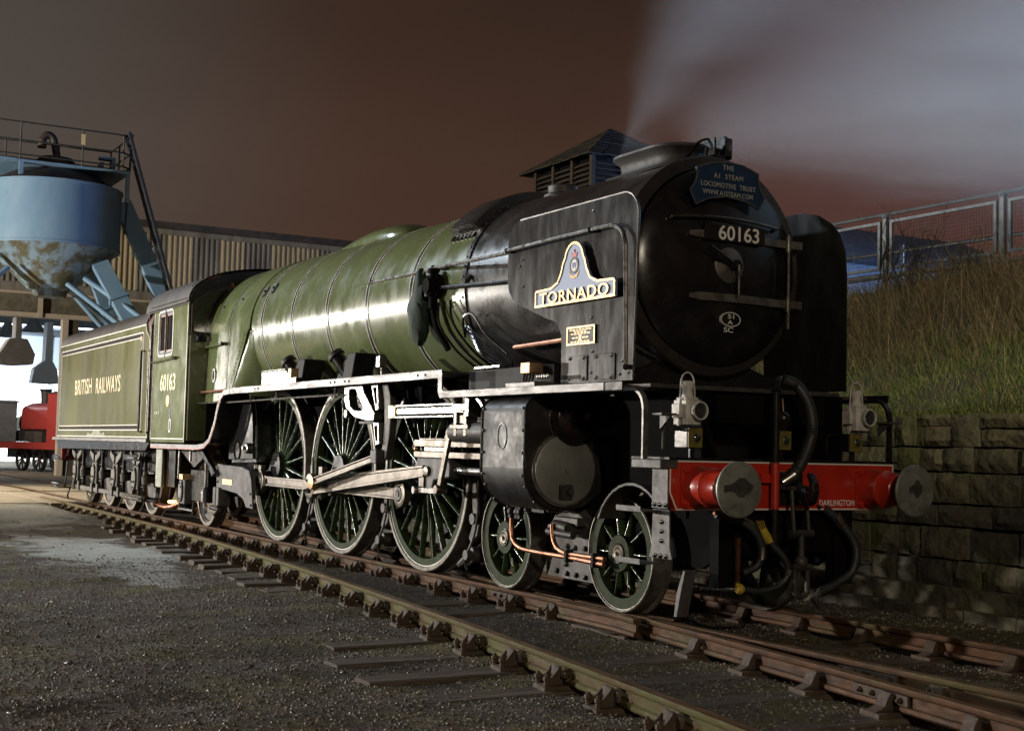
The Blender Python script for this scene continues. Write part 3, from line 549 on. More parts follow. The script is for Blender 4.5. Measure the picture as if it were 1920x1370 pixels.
# smoke deflectors
dpol = [(-.507,1.87),(.555,1.87),(.60,3.13)]+arc(.40,3.165,.20,0,90,6)+arc(-1.27,3.165,.20,90,180,5)+[(-1.47,2.84)]+[(-1.44,2.74),(-1.37,2.66),(-1.25,2.60),(-.72,2.43)]+arc(-.72,2.22,.21,80,0,5)
bead = [( .557,1.88),(.602,3.13)]+arc(.40,3.165,.203,0,90,6)+[(-1.25,3.368)]
dfar = [(-.507,1.87),(.565,1.87),(.565,2.85),(.545,3.09),(.48,3.24),(.38,3.34),(.21,3.44),(.03,3.485),(-.15,3.495),(-.5,3.48),(-1.0,3.43),(-1.27,3.365)]+dpol[-12:]
for s in (-1, 1):
    d = MB().prism(dpol if s < 0 else dfar, 'y', s*1.100, s*1.108).build("smoke_deflector", DEFL, eng, 30)
    if s > 0: continue
    MB().tube([(x, s*1.104, z) for x, z in bead], .011, 6).build("edge_beading", VAL if s < 0 else BLACK, d)
    MB().tube(spline([(-1.39,s*1.165,3.10),(-.6,s*1.165,3.108),(.15,s*1.165,3.11),(.34,s*1.165,3.10),(.45,s*1.165,3.05),(.505,s*1.165,2.95),(.515,s*1.165,2.80),(.545,s*1.165,1.97)], 6), .018, 8).build("deflector_handrail", STEEL if s < 0 else BLACK, d)
    kb = MB()
    for x, z in ((-1.39,3.10),(.0,3.11),(.545,1.97)): kb.tube([(x, s*1.10, z), (x, s*1.17, z)], .020, 8).sphere((x, s*1.167, z), .026, 8, 6)
    kb.build("handrail_knobs", BLACK, d)
    st = MB().tube([(-.42,s*.95,2.52),(-.62,s*1.05,1.87)], .035, 8).build("deflector_stay", BLACK, d)
    if s > 0: continue
    for x0, x1 in ((-.40,-.09),(.0,.32)):
        p = MB().prism(rrect(x0,x1,1.885,2.095,.02,3), 'y', -1.119, -1.108).build("access_plate", DEFL, d, 0, .003)
        b = MB()
        for bx in (x0+.05, x1-.05):
            for bz in (1.905, 2.075): b.sphere((bx,-1.12,bz), .016, 6, 4)
        kind(b.build("plate_bolts", BLACK, p), 'stuff')
    b = MB()
    for x, z in ((-1.2,3.0),(-1.18,2.76),(-.05,2.40),(-.02,2.12),(-.05,3.28),(-.04,1.95),(.42,2.02),(.38,1.92),(.5,1.93),(-1.25,2.95),(.40,3.05)): b.sphere((x,-1.109,z), .013, 6, 4)
    kind(b.build("deflector_bolts", BLACK, d), 'stuff')
    # curved nameplate
    xc = -.237; hw = .622
    npol = [(xc-hw,2.535),(xc+hw,2.535),(xc+hw,2.665)]+[(xc+hw-.02,2.685),(xc+.36,2.692)]+[(xc+.26,2.73),(xc+.21,2.80),(xc+.175,2.89)]+arc(xc,2.895,.15,10,170,10)+[(xc-.175,2.89),(xc-.21,2.80),(xc-.26,2.73),(xc-.36,2.692),(xc-hw+.02,2.685),(xc-hw,2.665)]
    nm = MB().prism(npol, 'y', -1.165, -1.150).build("nameplate", BLUEP, d, 30)
    MB().ring(npol, offset_poly(npol, .020), 'y', -1.174, -1.1655).build("nameplate_border", BRASS, d, 30)
    text("nameplate_letters", "TORNADO", 1.07, .098, BRASS, d, (xc,-1.172,2.605), SIDE, .014, .012, 1.1)
    bg_ = MB().ring([(xc+.070*math.cos(q), 2.845+.070*math.sin(q)) for q in np.linspace(0,6.283,25)[:-1]], [(xc+.050*math.cos(q), 2.845+.050*math.sin(q)) for q in np.linspace(0,6.283,25)[:-1]], 'y', -1.170, -1.1655).build("badge_ring", DUSTY, d)
    MB().prism([(xc+.050*math.cos(q), 2.845+.050*math.sin(q)) for q in np.linspace(0,6.283,25)[:-1]], 'y', -1.168, -1.1655).build("badge_disc", WHITEL, d)
    MB().prism([(xc+a,2.845+b) for a, b in ((-.03,.0),(-.028,.022),(-.005,.026),(.02,.02),(.033,.022),(.034,-.002),(.026,-.008),(.024,-.026),(.014,-.026),(.012,-.010),(-.010,-.010),(-.012,-.026),(-.022,-.026),(-.023,-.008))], 'y', -1.1705, -1.168).build("badge_animal", NAVY, d)
    MB().prism([(xc+a,2.935+b) for a, b in ((-.036,-.02),(.036,-.02),(.046,.018),(.025,.004),(.0,.030),(-.025,.004),(-.046,.018))], 'y', -1.170, -1.1655).sphere((xc,-1.167,2.972), .009, 6, 4).build("badge_crown", REDP, d)
    MB().prism([(xc+a,2.772+b) for a, b in ((-.075,.028),(-.05,.0),(0,-.018),(.05,.0),(.075,.028),(.072,.006),(.05,-.024),(0,-.04),(-.05,-.024),(-.072,.006))], 'y', -1.170, -1.1655).build("badge_scroll", GOLD, d)
    nb = MB().box(-.40,.03,-1.122,-1.112,2.185,2.34).build("builder_plate", BLACK, d, 0, .003)
    MB().ring([(-.40,2.185),(.03,2.185),(.03,2.34),(-.40,2.34)], [(-.385,2.20),(.015,2.20),(.015,2.325),(-.385,2.325)], 'y', -1.126, -1.1225).build("builder_plate_border", BRASS, d)
    bt = MB()
    for i, w in enumerate((.17,.10,.15,.03,.13,.03,.15)):
        z = 2.311-.0165*i; n = max(1, int(w/.024))
        for k in range(n): bt.box(-.185-w+k*2*w/n, -.185-w+(k+.72)*2*w/n, -1.125, -1.1225, z-.005, z+.004)
    bt.build("builder_plate_lettering", BRASS, d)
# headboard, hung on the lamp iron: its own thing
hb = thing("headboard", "dark blue scalloped headboard with pale lettering above the smokebox door", "headboard", (0,0,0))
hpol = [(-.33,3.69)]+[(-.17,3.748),(0,3.768),(.17,3.757),(.335,3.705)]+[(.338,3.64),(.355,3.575),(.41,3.505)]+[(.345,3.392)]+[(.20,3.445),(.0,3.466),(-.19,3.435)]+[(-.33,3.368)]+[(-.395,3.485),(-.345,3.56),(-.325,3.63)]
MB().prism(hpol, 'x', .285, .300).build("board", HBLUE, hb, 30)
MB().ring(hpol, offset_poly(hpol, .011), 'x', .302, .307).build("board_border", DUSTY, hb, 30)
HLET = mat("headboard_letter_grey", (.33,.33,.31), .5)
text("board_lettering", "THE", .115, .042, HLET, hb, (.304,.005,3.715), FRONT, .004, .004, 1.2)
text("board_lettering", "A1  STEAM", .31, .042, HLET, hb, (.304,.008,3.637), FRONT, .004, .004, 1.15)
text("board_lettering", "LOCOMOTIVE  TRUST", .58, .042, HLET, hb, (.304,.010,3.560), FRONT, .004, .004, 1.1)
text("board_lettering", "WWW.A1STEAM.COM", .53, .042, HLET, hb, (.304,.006,3.492), FRONT, .004, .004, 1.1)
tl = thing("electric_headlamp", "black box headlamp on top of the smokebox above the headboard", "headlamp", (.0,.10,3.83))
MB().box(-.05,.10,-.085,-.065,.02,.19).box(-.05,.10,.03,.11,.02,.20).box(-.05,.10,-.085,.11,.02,.045).box(-.03,.06,.05,.09,.2,.225).build("lamp_case", BLACK, tl, 0, .004)
MB().lathe([(.10,.0001),(.10,.04),(.108,.035),(.11,.001)], 'x', (0,.07,.12), 14).build("lamp_lens", LENS, tl)
MB().tube(spline([(.0,-.01,.06),(.0,-.03,.16),(.0,-.09,.19),(-.05,-.16,.15),(-.12,-.22,.04),(-.2,-.25,-.02)], 5), .012, 6).build("lamp_cable", BLACK, tl)
# ---------------------------------------------------------------- frames, platforms
fr = MB()
for s in (-1, 1): fr.box(-12.6, .62, s*.60-.018, s*.60+.018, .80, 1.80)
fr.box(-8.6, .9, -.55, .55, 1.55, 1.78).build("main_frame", MATTE, eng, 0)
for s in (-1, 1):
    MB().prism([(.30,1.80),(.70,1.80),(.95,1.27),(.30,1.27)], 'y', s*.58-.02, s*.58+.02).build("front_frame_plate", MATTE, eng, 0, .004)
    MB().prism([(-.1,1.05),(1.03,1.05),(1.03,.55),(.8,.42),(-.1,.5)], 'y', s*.58-.018, s*.58+.018).build("frame_extension", MATTE, eng, 0)
MB().box(.28,.34,-1.13,1.13,1.745,1.845).build("front_platform_beam", BLACK, eng, 0, .004)
MB().box(-.25,.62,-.98,.98,1.815,1.85).build("front_platform", GRIME, eng, 0, .004)
sv = MB().lathe([(.20,.20),(.42,.20),(.44,.18),(.44,.05),(.50,.05),(.50,.001)], 'x', (0,-.05,1.60), 28)
for k in range(10): sv.sphere((.44,-.05+.165*math.cos(k*.628),1.60+.165*math.sin(k*.628)), .016, 6, 4)
sv.build("inside_valve_cover", GRIME, eng)
MB().lathe([(.10,.30),(.36,.30),(.38,.28),(.385,.001)], 'x', (0,0,1.24), 28).build("inside_cylinder_cover", BLACK, eng)
for s in (-1, 1):
    # running plate: high length, joggle, low length, front curve
    rp = MB().box(-8.62,-2.30,min(s*.62,s*1.36),max(s*.62,s*1.36),2.02,2.04).build("running_plate", GRIME, eng, 0)
    va = MB().prism([(-8.70,1.965),(-2.30,1.965),(-2.30,1.835),(-2.26,1.775),(.30,1.775),(.56,1.775),(.56,1.842),(-2.17,1.842),(-2.215,1.86),(-2.215,2.05),(-8.70,2.05)], 'y', s*1.362, s*1.378).build("valance", VAL if s < 0 else BLACK, eng, 0, .004)
    MB().box(-2.21,.55,min(s*.62,s*1.36),max(s*.62,s*1.36),1.80,1.825).build("lower_running_plate", GRIME, eng, 0)
    MB().box(-2.16,-.60,min(s*.62,s*1.12),max(s*.62,s*1.12),1.826,2.045).build("step_casing", SANDB, eng, 0, .006)
    MB().box(.56,.80,s*1.362-.008,s*1.362+.008,1.775,1.842).build("valance_end", BLACK, eng, 0, .003)
    cp = [(.30,1.80),(.78,1.80)]+arc(.78,1.64,.16,90,0,6)+[(.94,1.262),(.92,1.262),(.92,1.64)]+arc(.78,1.64,.135,0,90,6)+[(.30,1.775)]
    MB().prism(cp, 'y', s*1.27, s*1.225).build("front_curve_strip", VAL if s < 0 else BLACK, eng, 30)
    MB().prism([(-1.5,1.80),(.93,1.80),(.93,1.05),(-.35,1.05),(-.45,1.3),(-1.5,1.3)], 'y', s*.72, s*.70).build("front_frame_sheet", MATTE, eng, 0)
    MB().prism([(1.0,1.55),(1.05,1.50),(1.2,1.60),(1.2,1.62),(1.0,1.62)], 'y', s*1.12, s*1.10).build("step_bracket", GRIME, eng, 0) if False else None
    MB().box(.93,1.10,s*1.15-.07,s*1.15+.07,1.59,1.605).prism([(.94,1.59),(1.08,1.59),(.94,1.49)], 'y', s*1.11-.008, s*1.11+.008).build("front_footstep", STEPG, eng, 0)
    # cab-end sweep of the platform
    cv_ = [(-8.66,2.045),(-8.95,2.03),(-9.12,1.95),(-9.24,1.80),(-9.38,1.56),(-9.56,1.37),(-9.80,1.285),(-10.2,1.262),(-12.72,1.262)]
    top = [Vector(p) for p in cv_]; low = []
    for i, p in enumerate(top):
        t = (top[min(i+1,len(top)-1)]-top[max(i-1,0)]).normalized(); low.append((p.x+t.y*.075*-1*-1, p.y-abs(t.x)*.075))
    low = [(top[i].x-(-(top[min(i+1,8)]-top[max(i-1,0)]).normalized().y)*.078*-1, top[i].y-abs((top[min(i+1,8)]-top[max(i-1,0)]).normalized().x)*.078) for i in range(9)]
    MB().prism([(p.x,p.y) for p in top]+low[::-1], 'y', s*1.36, s*1.378).build("platform_sweep", VAL if s < 0 else BLACK, eng, 30, .003)
    MB().loft([[(p.x, s*1.36, p.y), (p.x, s*.98, p.y)] for p in top], closed=False).build("platform_sweep_top", BLACK, eng, 40)
    MB().prism([(p.x+.004,p.y-.058) for p in top[1:]]+[(p.x+.012,p.y-.072) for p in top[1:]][::-1], 'y', s*1.379, s*1.3815).build("sweep_lining", REDLINE, eng, 30)
# rivet marks in pairs along the valance
b = MB()
for x in (-7.62,-7.50,-5.02,-4.90,-4.60,-4.48,-2.75,-2.58):
    b.sphere((x,-1.379,2.008), .013, 6, 4)
kind(b.build("valance_bolts", BLACK, eng), 'stuff')
MB().tube([(-9.05,-1.30,1.86),(-6.9,-1.30,1.87),(-4.95,-1.30,1.875)], .013, 6).build("reversing_rod", STEEL, eng)
hg = MB()
for x in (-8.0,-7.0,-5.05): hg.tube([(x,-1.30,1.97),(x,-1.30,1.84)], .018, 6)
hg.build("rod_hangers", VAL, eng)
# sandboxes and fillers on the platform
for x, h in ((-6.95,.16),(-5.35,.19)):
    sbx = MB().prism([(x-.20,2.04),(x+.30,2.04),(x+.42,2.36),(x+.18,2.36)], 'y', -1.12, -.86).build("sandbox", SANDB, eng, 0, .01)
    MB().tube([(x+.05,-1.02,2.12),(x-.10,-1.14,2.34)], [.10,.085], 14).build("sand_filler", BLACK, sbx); MB().tube([(x-.095,-1.136,2.335),(x-.12,-1.155,2.37)], [.105,.10], 14).build("filler_cap", GRIME, sbx)
MB().box(-6.62,-6.52,-1.30,-1.20,2.12,2.24).build("oil_box", BRASS, eng, 0, .006); MB().box(-6.62,-6.40,-1.28,-1.18,2.04,2.12).build("oil_box_base", BLACK, eng, 0)
MB().tube([(-3.9,-1.25,2.04),(-3.9,-1.25,2.16)], .012).box(-3.95,-3.85,-1.30,-1.22,2.14,2.26).build("oil_pot", STEEL, eng, 0, .004)
MB().box(-1.90,-1.42,-1.20,-1.06,2.046,2.066).build("tread_plate", STEEL, eng, 0)
MB().box(-1.05,-.55,-1.34,-1.12,1.826,1.885).build("lubricator_base", VAL, eng, 0, .006)
lb = MB().box(-.90,-.74,-1.28,-1.14,1.96,2.06).build("oil_reservoir", BRASS, eng, 0, .008)
b = MB()
for i in range(4): b.tube([(-.90+.05*i,-1.25,1.89),(-.89+.05*i,-1.24,1.965)], .013, 6)
for i in range(5): b.sphere((-.66+.04*i,-1.24,1.93), .020, 6, 4)
b.build("lubricator_feeds", STEEL, lb)
# ---------------------------------------------------------------- handrails on the boiler
hd = MB().tube([(-10.75,-.975,3.17),(-6.5,-.97,3.165),(-3.2,-.97,3.155)], .019, 8).build("boiler_handrail", GREEN, eng)
MB().tube([(-4.9,-.9705,3.162),(-3.2,-.97,3.155),(-1.40,-1.10,3.10)], .0195, 8).build("handrail_polished", STEEL, eng)
b = MB()
for x in (-10.6,-9.75,-8.55,-7.2,-4.9,-3.3,-6.0): b.tube([(x,-.93,3.13),(x,-.975,3.165)], .022, 8).sphere((x,-.975,3.165), .027, 8, 6)
b.build("handrail_pillars", GRIME, eng)
MB().tube([(-11.25,-1.13,2.72),(-9.85,-1.12,2.735)], .018, 8).build("firebox_handrail", GREEN, eng)
MB().tube([(-9.85,-1.08,2.735),(-9.85,-1.17,2.735)], .025).tube([(-9.86,-1.12,2.735),(-9.74,-1.12,2.735)], .018).tube([(-11.0,-1.08,2.72),(-11.0,-1.16,2.72)], .022).build("handrail_end", BLACK, eng)
MB().tube([(-10.9,-1.16,2.045),(-9.3,-1.16,2.05)], .020, 8).build("injector_pipe", COPPER, eng); MB().tube([(-11.0,-1.2,1.88),(-9.4,-1.2,1.88)], .010, 6).build("control_rod", STEEL, eng)
# ---------------------------------------------------------------- cab
for s in (1, -1):
    cab = MB()
    y0, y1 = sorted((s*1.365, s*1.378)); cab.box(-12.74,-10.80,y0,y1,1.285,2.655).box(-12.74,-12.47,y0,y1,2.655,3.365).box(-11.62,-10.80,y0,y1,2.655,3.365).box(-12.74,-10.80,y0,y1,3.365,3.425)
    cabo = cab.build("cab_side", CABG, eng, 0)
wpol = rrect(-12.47,-11.62,2.655,3.365,.09,4)
for s in (-1, 1):
    MB().ring(offset_poly(wpol,-.012), offset_poly(wpol,.012), 'y', s*1.3785, s*1.384).build("window_lining", WHITEL, cabo)
    MB().ring(offset_poly(wpol,-.001), offset_poly(rrect(-12.47,-11.62,2.655,3.365,.09,4),.055), 'y', s*1.362, s*1.3785).build("window_frame", GRIME, cabo)
    MB().box(-12.085,-12.03,s*1.375-.012,s*1.375+.012,2.64,3.42).build("window_bar", BLACK, cabo)
    for xa, xb in ((-12.42,-12.09),(-12.03,-11.67)):
        MB().box(xa,xb,s*1.350-.004,s*1.350+.004,2.70,3.32).build("window_pane", GLASS, cabo)
        MB().ring([(xa,2.70),(xb,2.70),(xb,3.32),(xa,3.32)], [(xa+.03,2.74),(xb-.03,2.74),(xb-.03,3.28),(xa+.03,3.28)], 'y', s*1.356, s*1.37).build("sash", mat("varnished_sash", (.14,.055,.022), .35) if xa < -12.2 and s < 0 else bpy.data.materials["varnished_sash"], cabo)
text("cab_number", "60163", .86, .265, CREAM, cabo, (-11.82,-1.380,2.225), SIDE, .003, .012)
MB().lathe([(-1.378,.001),(-1.378,.095),(-1.386,.095),(-1.388,.085),(-1.388,.001)], 'y', (-11.78,0,1.93), 24).build("works_plate", GOLD, cabo)
for x, z, mt in ((-11.64,1.735,BLACK),(-11.62,1.545,BLACK)):
    MB().prism([(x+.060*math.cos(q), z+.085*math.sin(q)) for q in np.linspace(0,6.283,21)[:-1]], 'y', -1.378, -1.3805).build("inspection_hole", GRIME, cabo)
MB().ring([(-11.62+.075*math.cos(q), 1.545+.11*math.sin(q)) for q in np.linspace(0,6.283,21)[:-1]], [(-11.62+.058*math.cos(q), 1.545+.085*math.sin(q)) for q in np.linspace(0,6.283,21)[:-1]], 'y', -1.3785, -1.382).build("hole_lining", WHITEL, cabo)
text("cab_lettering", "R A  9", .26, .055, WHITEL, cabo, (-12.4,-1.380,1.75), SIDE, .003)
MB().box(-12.70,-10.84,-1.3795,-1.3815,1.335,1.350).build("cab_lining", WHITEL, cabo); MB().box(-10.835,-10.815,-1.3795,-1.382,1.30,3.38).build("cab_lining", WHITEL, cabo)
MB().box(-12.735,-12.72,-1.3795,-1.382,1.32,3.40).build("cab_lining", WHITEL, cabo)
MB().tube([(-12.70,-1.42,2.565),(-11.35,-1.42,2.59)], .018, 8).tube([(-12.6,-1.37,2.567),(-12.6,-1.42,2.567)], .02).build("cab_handrail", GREEN, cabo)
MB().tube([(-11.45,-1.37,2.588),(-11.45,-1.43,2.588)], .030).tube([(-11.5,-1.42,2.588),(-11.3,-1.42,2.59)], .020).build("handrail_end", BLACK, cabo)
MB().tube([(-12.80,-1.41,1.45),(-12.80,-1.41,3.2)], .016, 8).build("cab_grab_rail", STEEL, cabo); MB().box(-12.80,-12.745,-1.38,-1.30,1.30,3.38).build("cab_rear_edge", BLACK, cabo)
rf = MB(); rr = []
for x in (-13.15,-12.9,-10.72,-10.70):
    rr.append([(x, -1.42*math.cos(R(a)), 3.40+.60*math.sin(R(a))**.86) for a in np.linspace(0, 180, 25)])
rf.loft(rr, closed=False).loft([[(x,y*.985,z-.02) for x,y,z in r] for r in rr], closed=False).build("cab_roof", ROOFD, eng, 50)
rv = MB()
for i in range(44): rv.sphere((-12.8+.047*i,-1.415,3.46), .009, 5, 3)
for i in range(20): a = R(20+3.4*i); rv.sphere((-10.80,-1.42*math.cos(a),3.41+.60*math.sin(a)**.86), .012, 5, 3)
kind(rv.build("roof_rivets", ROOFD, eng), 'stuff')
MB().tube([(-12.9,-1.425,3.415),(-10.75,-1.425,3.415)], .014, 6).build("rain_strip", GRIME, eng)
fpo = [(-1.36,1.30),(-1.36,3.42)]+[(-1.36*math.cos(R(a)), 3.40+.575*math.sin(R(a))**.86) for a in np.linspace(4, 176, 23)]+[(1.36,3.42),(1.36,1.30)]
cf = MB().prism(fpo, 'x', -10.82, -10.795).build("cab_front", BLACK, eng, 20)
MB().box(-10.794,-10.788,-1.355,-1.06,1.32,2.90).build("cab_front_panel", GREEN, cf, 0); MB().box(-10.7875,-10.784,-1.35,-1.335,1.32,2.9).build("front_lining", WHITEL, cf)
gl = [(-1.31,2.96),(-1.06,2.94),(-.93,3.22),(-.80,3.50),(-.78,3.66),(-1.05,3.575),(-1.27,3.44),(-1.31,3.36)]
MB().prism(gl, 'x', -10.79, -10.783).build("spectacle_glass", GLASS, cf, 0); MB().ring(offset_poly(gl,-.03), offset_poly(gl,.012), 'x', -10.794, -10.762).build("spectacle_frame", GRIME, cf, 30)
MB().box(-10.785,-10.775,-.74,-.70,3.20,3.74).build("cab_front_strip", COPPER, cf, 0)
MB().lathe([(-10.8,.07),(-10.70,.07),(-10.70,.04),(-10.66,.04),(-10.66,.001)], 'x', (0,-.42,3.66), 14).tube([(-10.72,-.42,3.73),(-10.72,-.40,3.86)], .016).build("whistle", BRASS, cf)
MB().lathe([(2.82,.09),(2.88,.07),(2.90,.03),(2.95,.02)], 'z', (-10.72,-1.2,0), 12).build("window_wiper_bracket", BLACK, cf)
# ---------------------------------------------------------------- wheels
def wheel_ring(r, w=.14): pass
def spoked(name, r, n, rim_in, hub, hubcap, cw=None, crank=None, ph=0):
    """wheel about its own axle (y), outer face at y=0"""
    m = MB().lathe([(.10,rim_in),(.014,rim_in),(.014,r*.95),(.10,r*.95),(.10,rim_in)], 'y', (0,0,0), 64)
    m.lathe([(.13,.08),(.13,hub*1.05),(.02,hub),(-.012,hub*.96),(-.012,hubcap),(0,hubcap)], 'y', (0,0,0), 40)
    out = {'wheel': m.mesh(name, GREENW, 40)}
    t = MB().lathe([(.17,r*.95),(.16,r+.028),(.135,r+.030),(.125,r),(.004,r-.004),(-.004,r-.014),(-.004,r*.95),(.014,r*.95)], 'y', (0,0,0), 80)
    out['tyre'] = t.mesh("tyre", TYRE, 30)
    out['line'] = MB().lathe([(.012,r*.945),(.009,r*.945),(.009,r*.934),(.012,r*.934)], 'y', (0,0,0), 64).mesh("rim_lining", WHITEL, 30)
    out['cap'] = MB().lathe([(.0,hubcap),(-.020,hubcap),(-.024,hubcap*.93),(-.020,hubcap*.80),(-.026,hubcap*.62),(-.022,hubcap*.4),(-.028,hubcap*.2),(-.022,.03),(-.012,.022),(-.012,.001)], 'y', (0,0,0), 32).mesh("axle_end", RODST, 30)
    sp = MB(); L = rim_in-hub+.03; rings = []
    for t_ in np.linspace(0, 1, 5):
        z = hub-.015+L*t_; wx = (.022-.008*t_)*(1 if r > .7 else .85); wy = .050-.018*t_; f = 1.5 if t_ in (0., 1.) else 1
        rings.append([(wx*f*math.cos(a), .062+wy*math.sin(a), z) for a in np.linspace(0, 6.283, 11)[:-1]])
    out['spoke'] = sp.loft(rings).mesh("spoke", SPK, 60); out['n'] = n; out['ph'] = ph
    if cw:
        a0, a1 = cw; ri = rim_in*.80
        P = [(rim_in*1.0*math.cos(R(a)), rim_in*1.0*math.sin(R(a))) for a in np.linspace(a0, a1, 20)]; A, Bq = Vector(P[-1]), Vector(P[0])
        out['cw'] = MB().prism(P+[tuple(A.lerp(Bq, k)*(1-.0)+Vector((math.cos(R((a0+a1)/2)), math.sin(R((a0+a1)/2))))*(.055*math.sin(math.pi*k)*4)) for k in (.2,.4,.6,.8)], 'y', .010, .105).mesh("balance_weight", DUSTYG, 30)
    if crank:
        cx, cz = crank; Lk = math.hypot(cx, cz); ux, uz = cx/Lk, cz/Lk; P = []
        ang = math.degrees(math.atan2(uz, ux))
        P = arc(0,0,hub*.93,ang+60,ang+300,14)+arc(cx,cz,.125,ang-90,ang+90,10)
        out['crank'] = MB().prism(P, 'y', -.050, .03).mesh("crank_boss", BLACK, 30, .008)
    return out
DUSTYG = mat("dusty_balance_weight", (.115,.11,.092), .5, .2, (.065,.065,.05), 5, rough2=.62, bump=.1, bscale=40)
CRK = (-.245,-.212)
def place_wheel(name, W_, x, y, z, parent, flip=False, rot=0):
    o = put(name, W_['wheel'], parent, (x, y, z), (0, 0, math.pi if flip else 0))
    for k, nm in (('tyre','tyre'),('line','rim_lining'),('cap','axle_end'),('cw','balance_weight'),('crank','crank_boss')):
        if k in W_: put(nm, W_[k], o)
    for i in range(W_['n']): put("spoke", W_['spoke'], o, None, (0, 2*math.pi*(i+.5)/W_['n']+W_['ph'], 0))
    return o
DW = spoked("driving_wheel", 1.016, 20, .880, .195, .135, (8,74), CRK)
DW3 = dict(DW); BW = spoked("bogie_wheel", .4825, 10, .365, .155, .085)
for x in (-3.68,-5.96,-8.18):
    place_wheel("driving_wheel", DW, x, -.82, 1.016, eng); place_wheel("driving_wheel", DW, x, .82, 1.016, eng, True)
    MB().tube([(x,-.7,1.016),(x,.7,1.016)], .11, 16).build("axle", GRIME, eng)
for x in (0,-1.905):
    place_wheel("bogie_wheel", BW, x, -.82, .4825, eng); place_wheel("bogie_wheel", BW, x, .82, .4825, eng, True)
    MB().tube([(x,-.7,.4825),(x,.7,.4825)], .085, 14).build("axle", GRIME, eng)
def disc_wheel(r):
    d = MB().lathe([(.10,.09),(.02,.09),(.02,.14),(.055,.16),(.045,r*.82),(.02,r*.85),(.02,r*.90)], 'y', (0,0,0), 40).mesh("disc_wheel", GRIME, 40)
    t = MB().lathe([(.17,r*.90),(.16,r+.028),(.135,r+.03),(.125,r),(.004,r-.004),(-.002,r-.014),(-.002,r*.885),(.05,r*.88)], 'y', (0,0,0), 60).mesh("tyre", mat("trailing_tyre_steel", (.19,.165,.135), .5, .4, (.11,.095,.08), 8) if "trailing_tyre_steel" not in bpy.data.materials else bpy.data.materials["trailing_tyre_steel"], 30)
    return d, t
D1, T1 = disc_wheel(.559); D2, T2 = disc_wheel(.635)
for s in (-1, 1):
    o = put("trailing_wheel", D1, eng, (-11.36, s*.82, .559), (0,0,0 if s < 0 else math.pi)); put("tyre", T1, o)
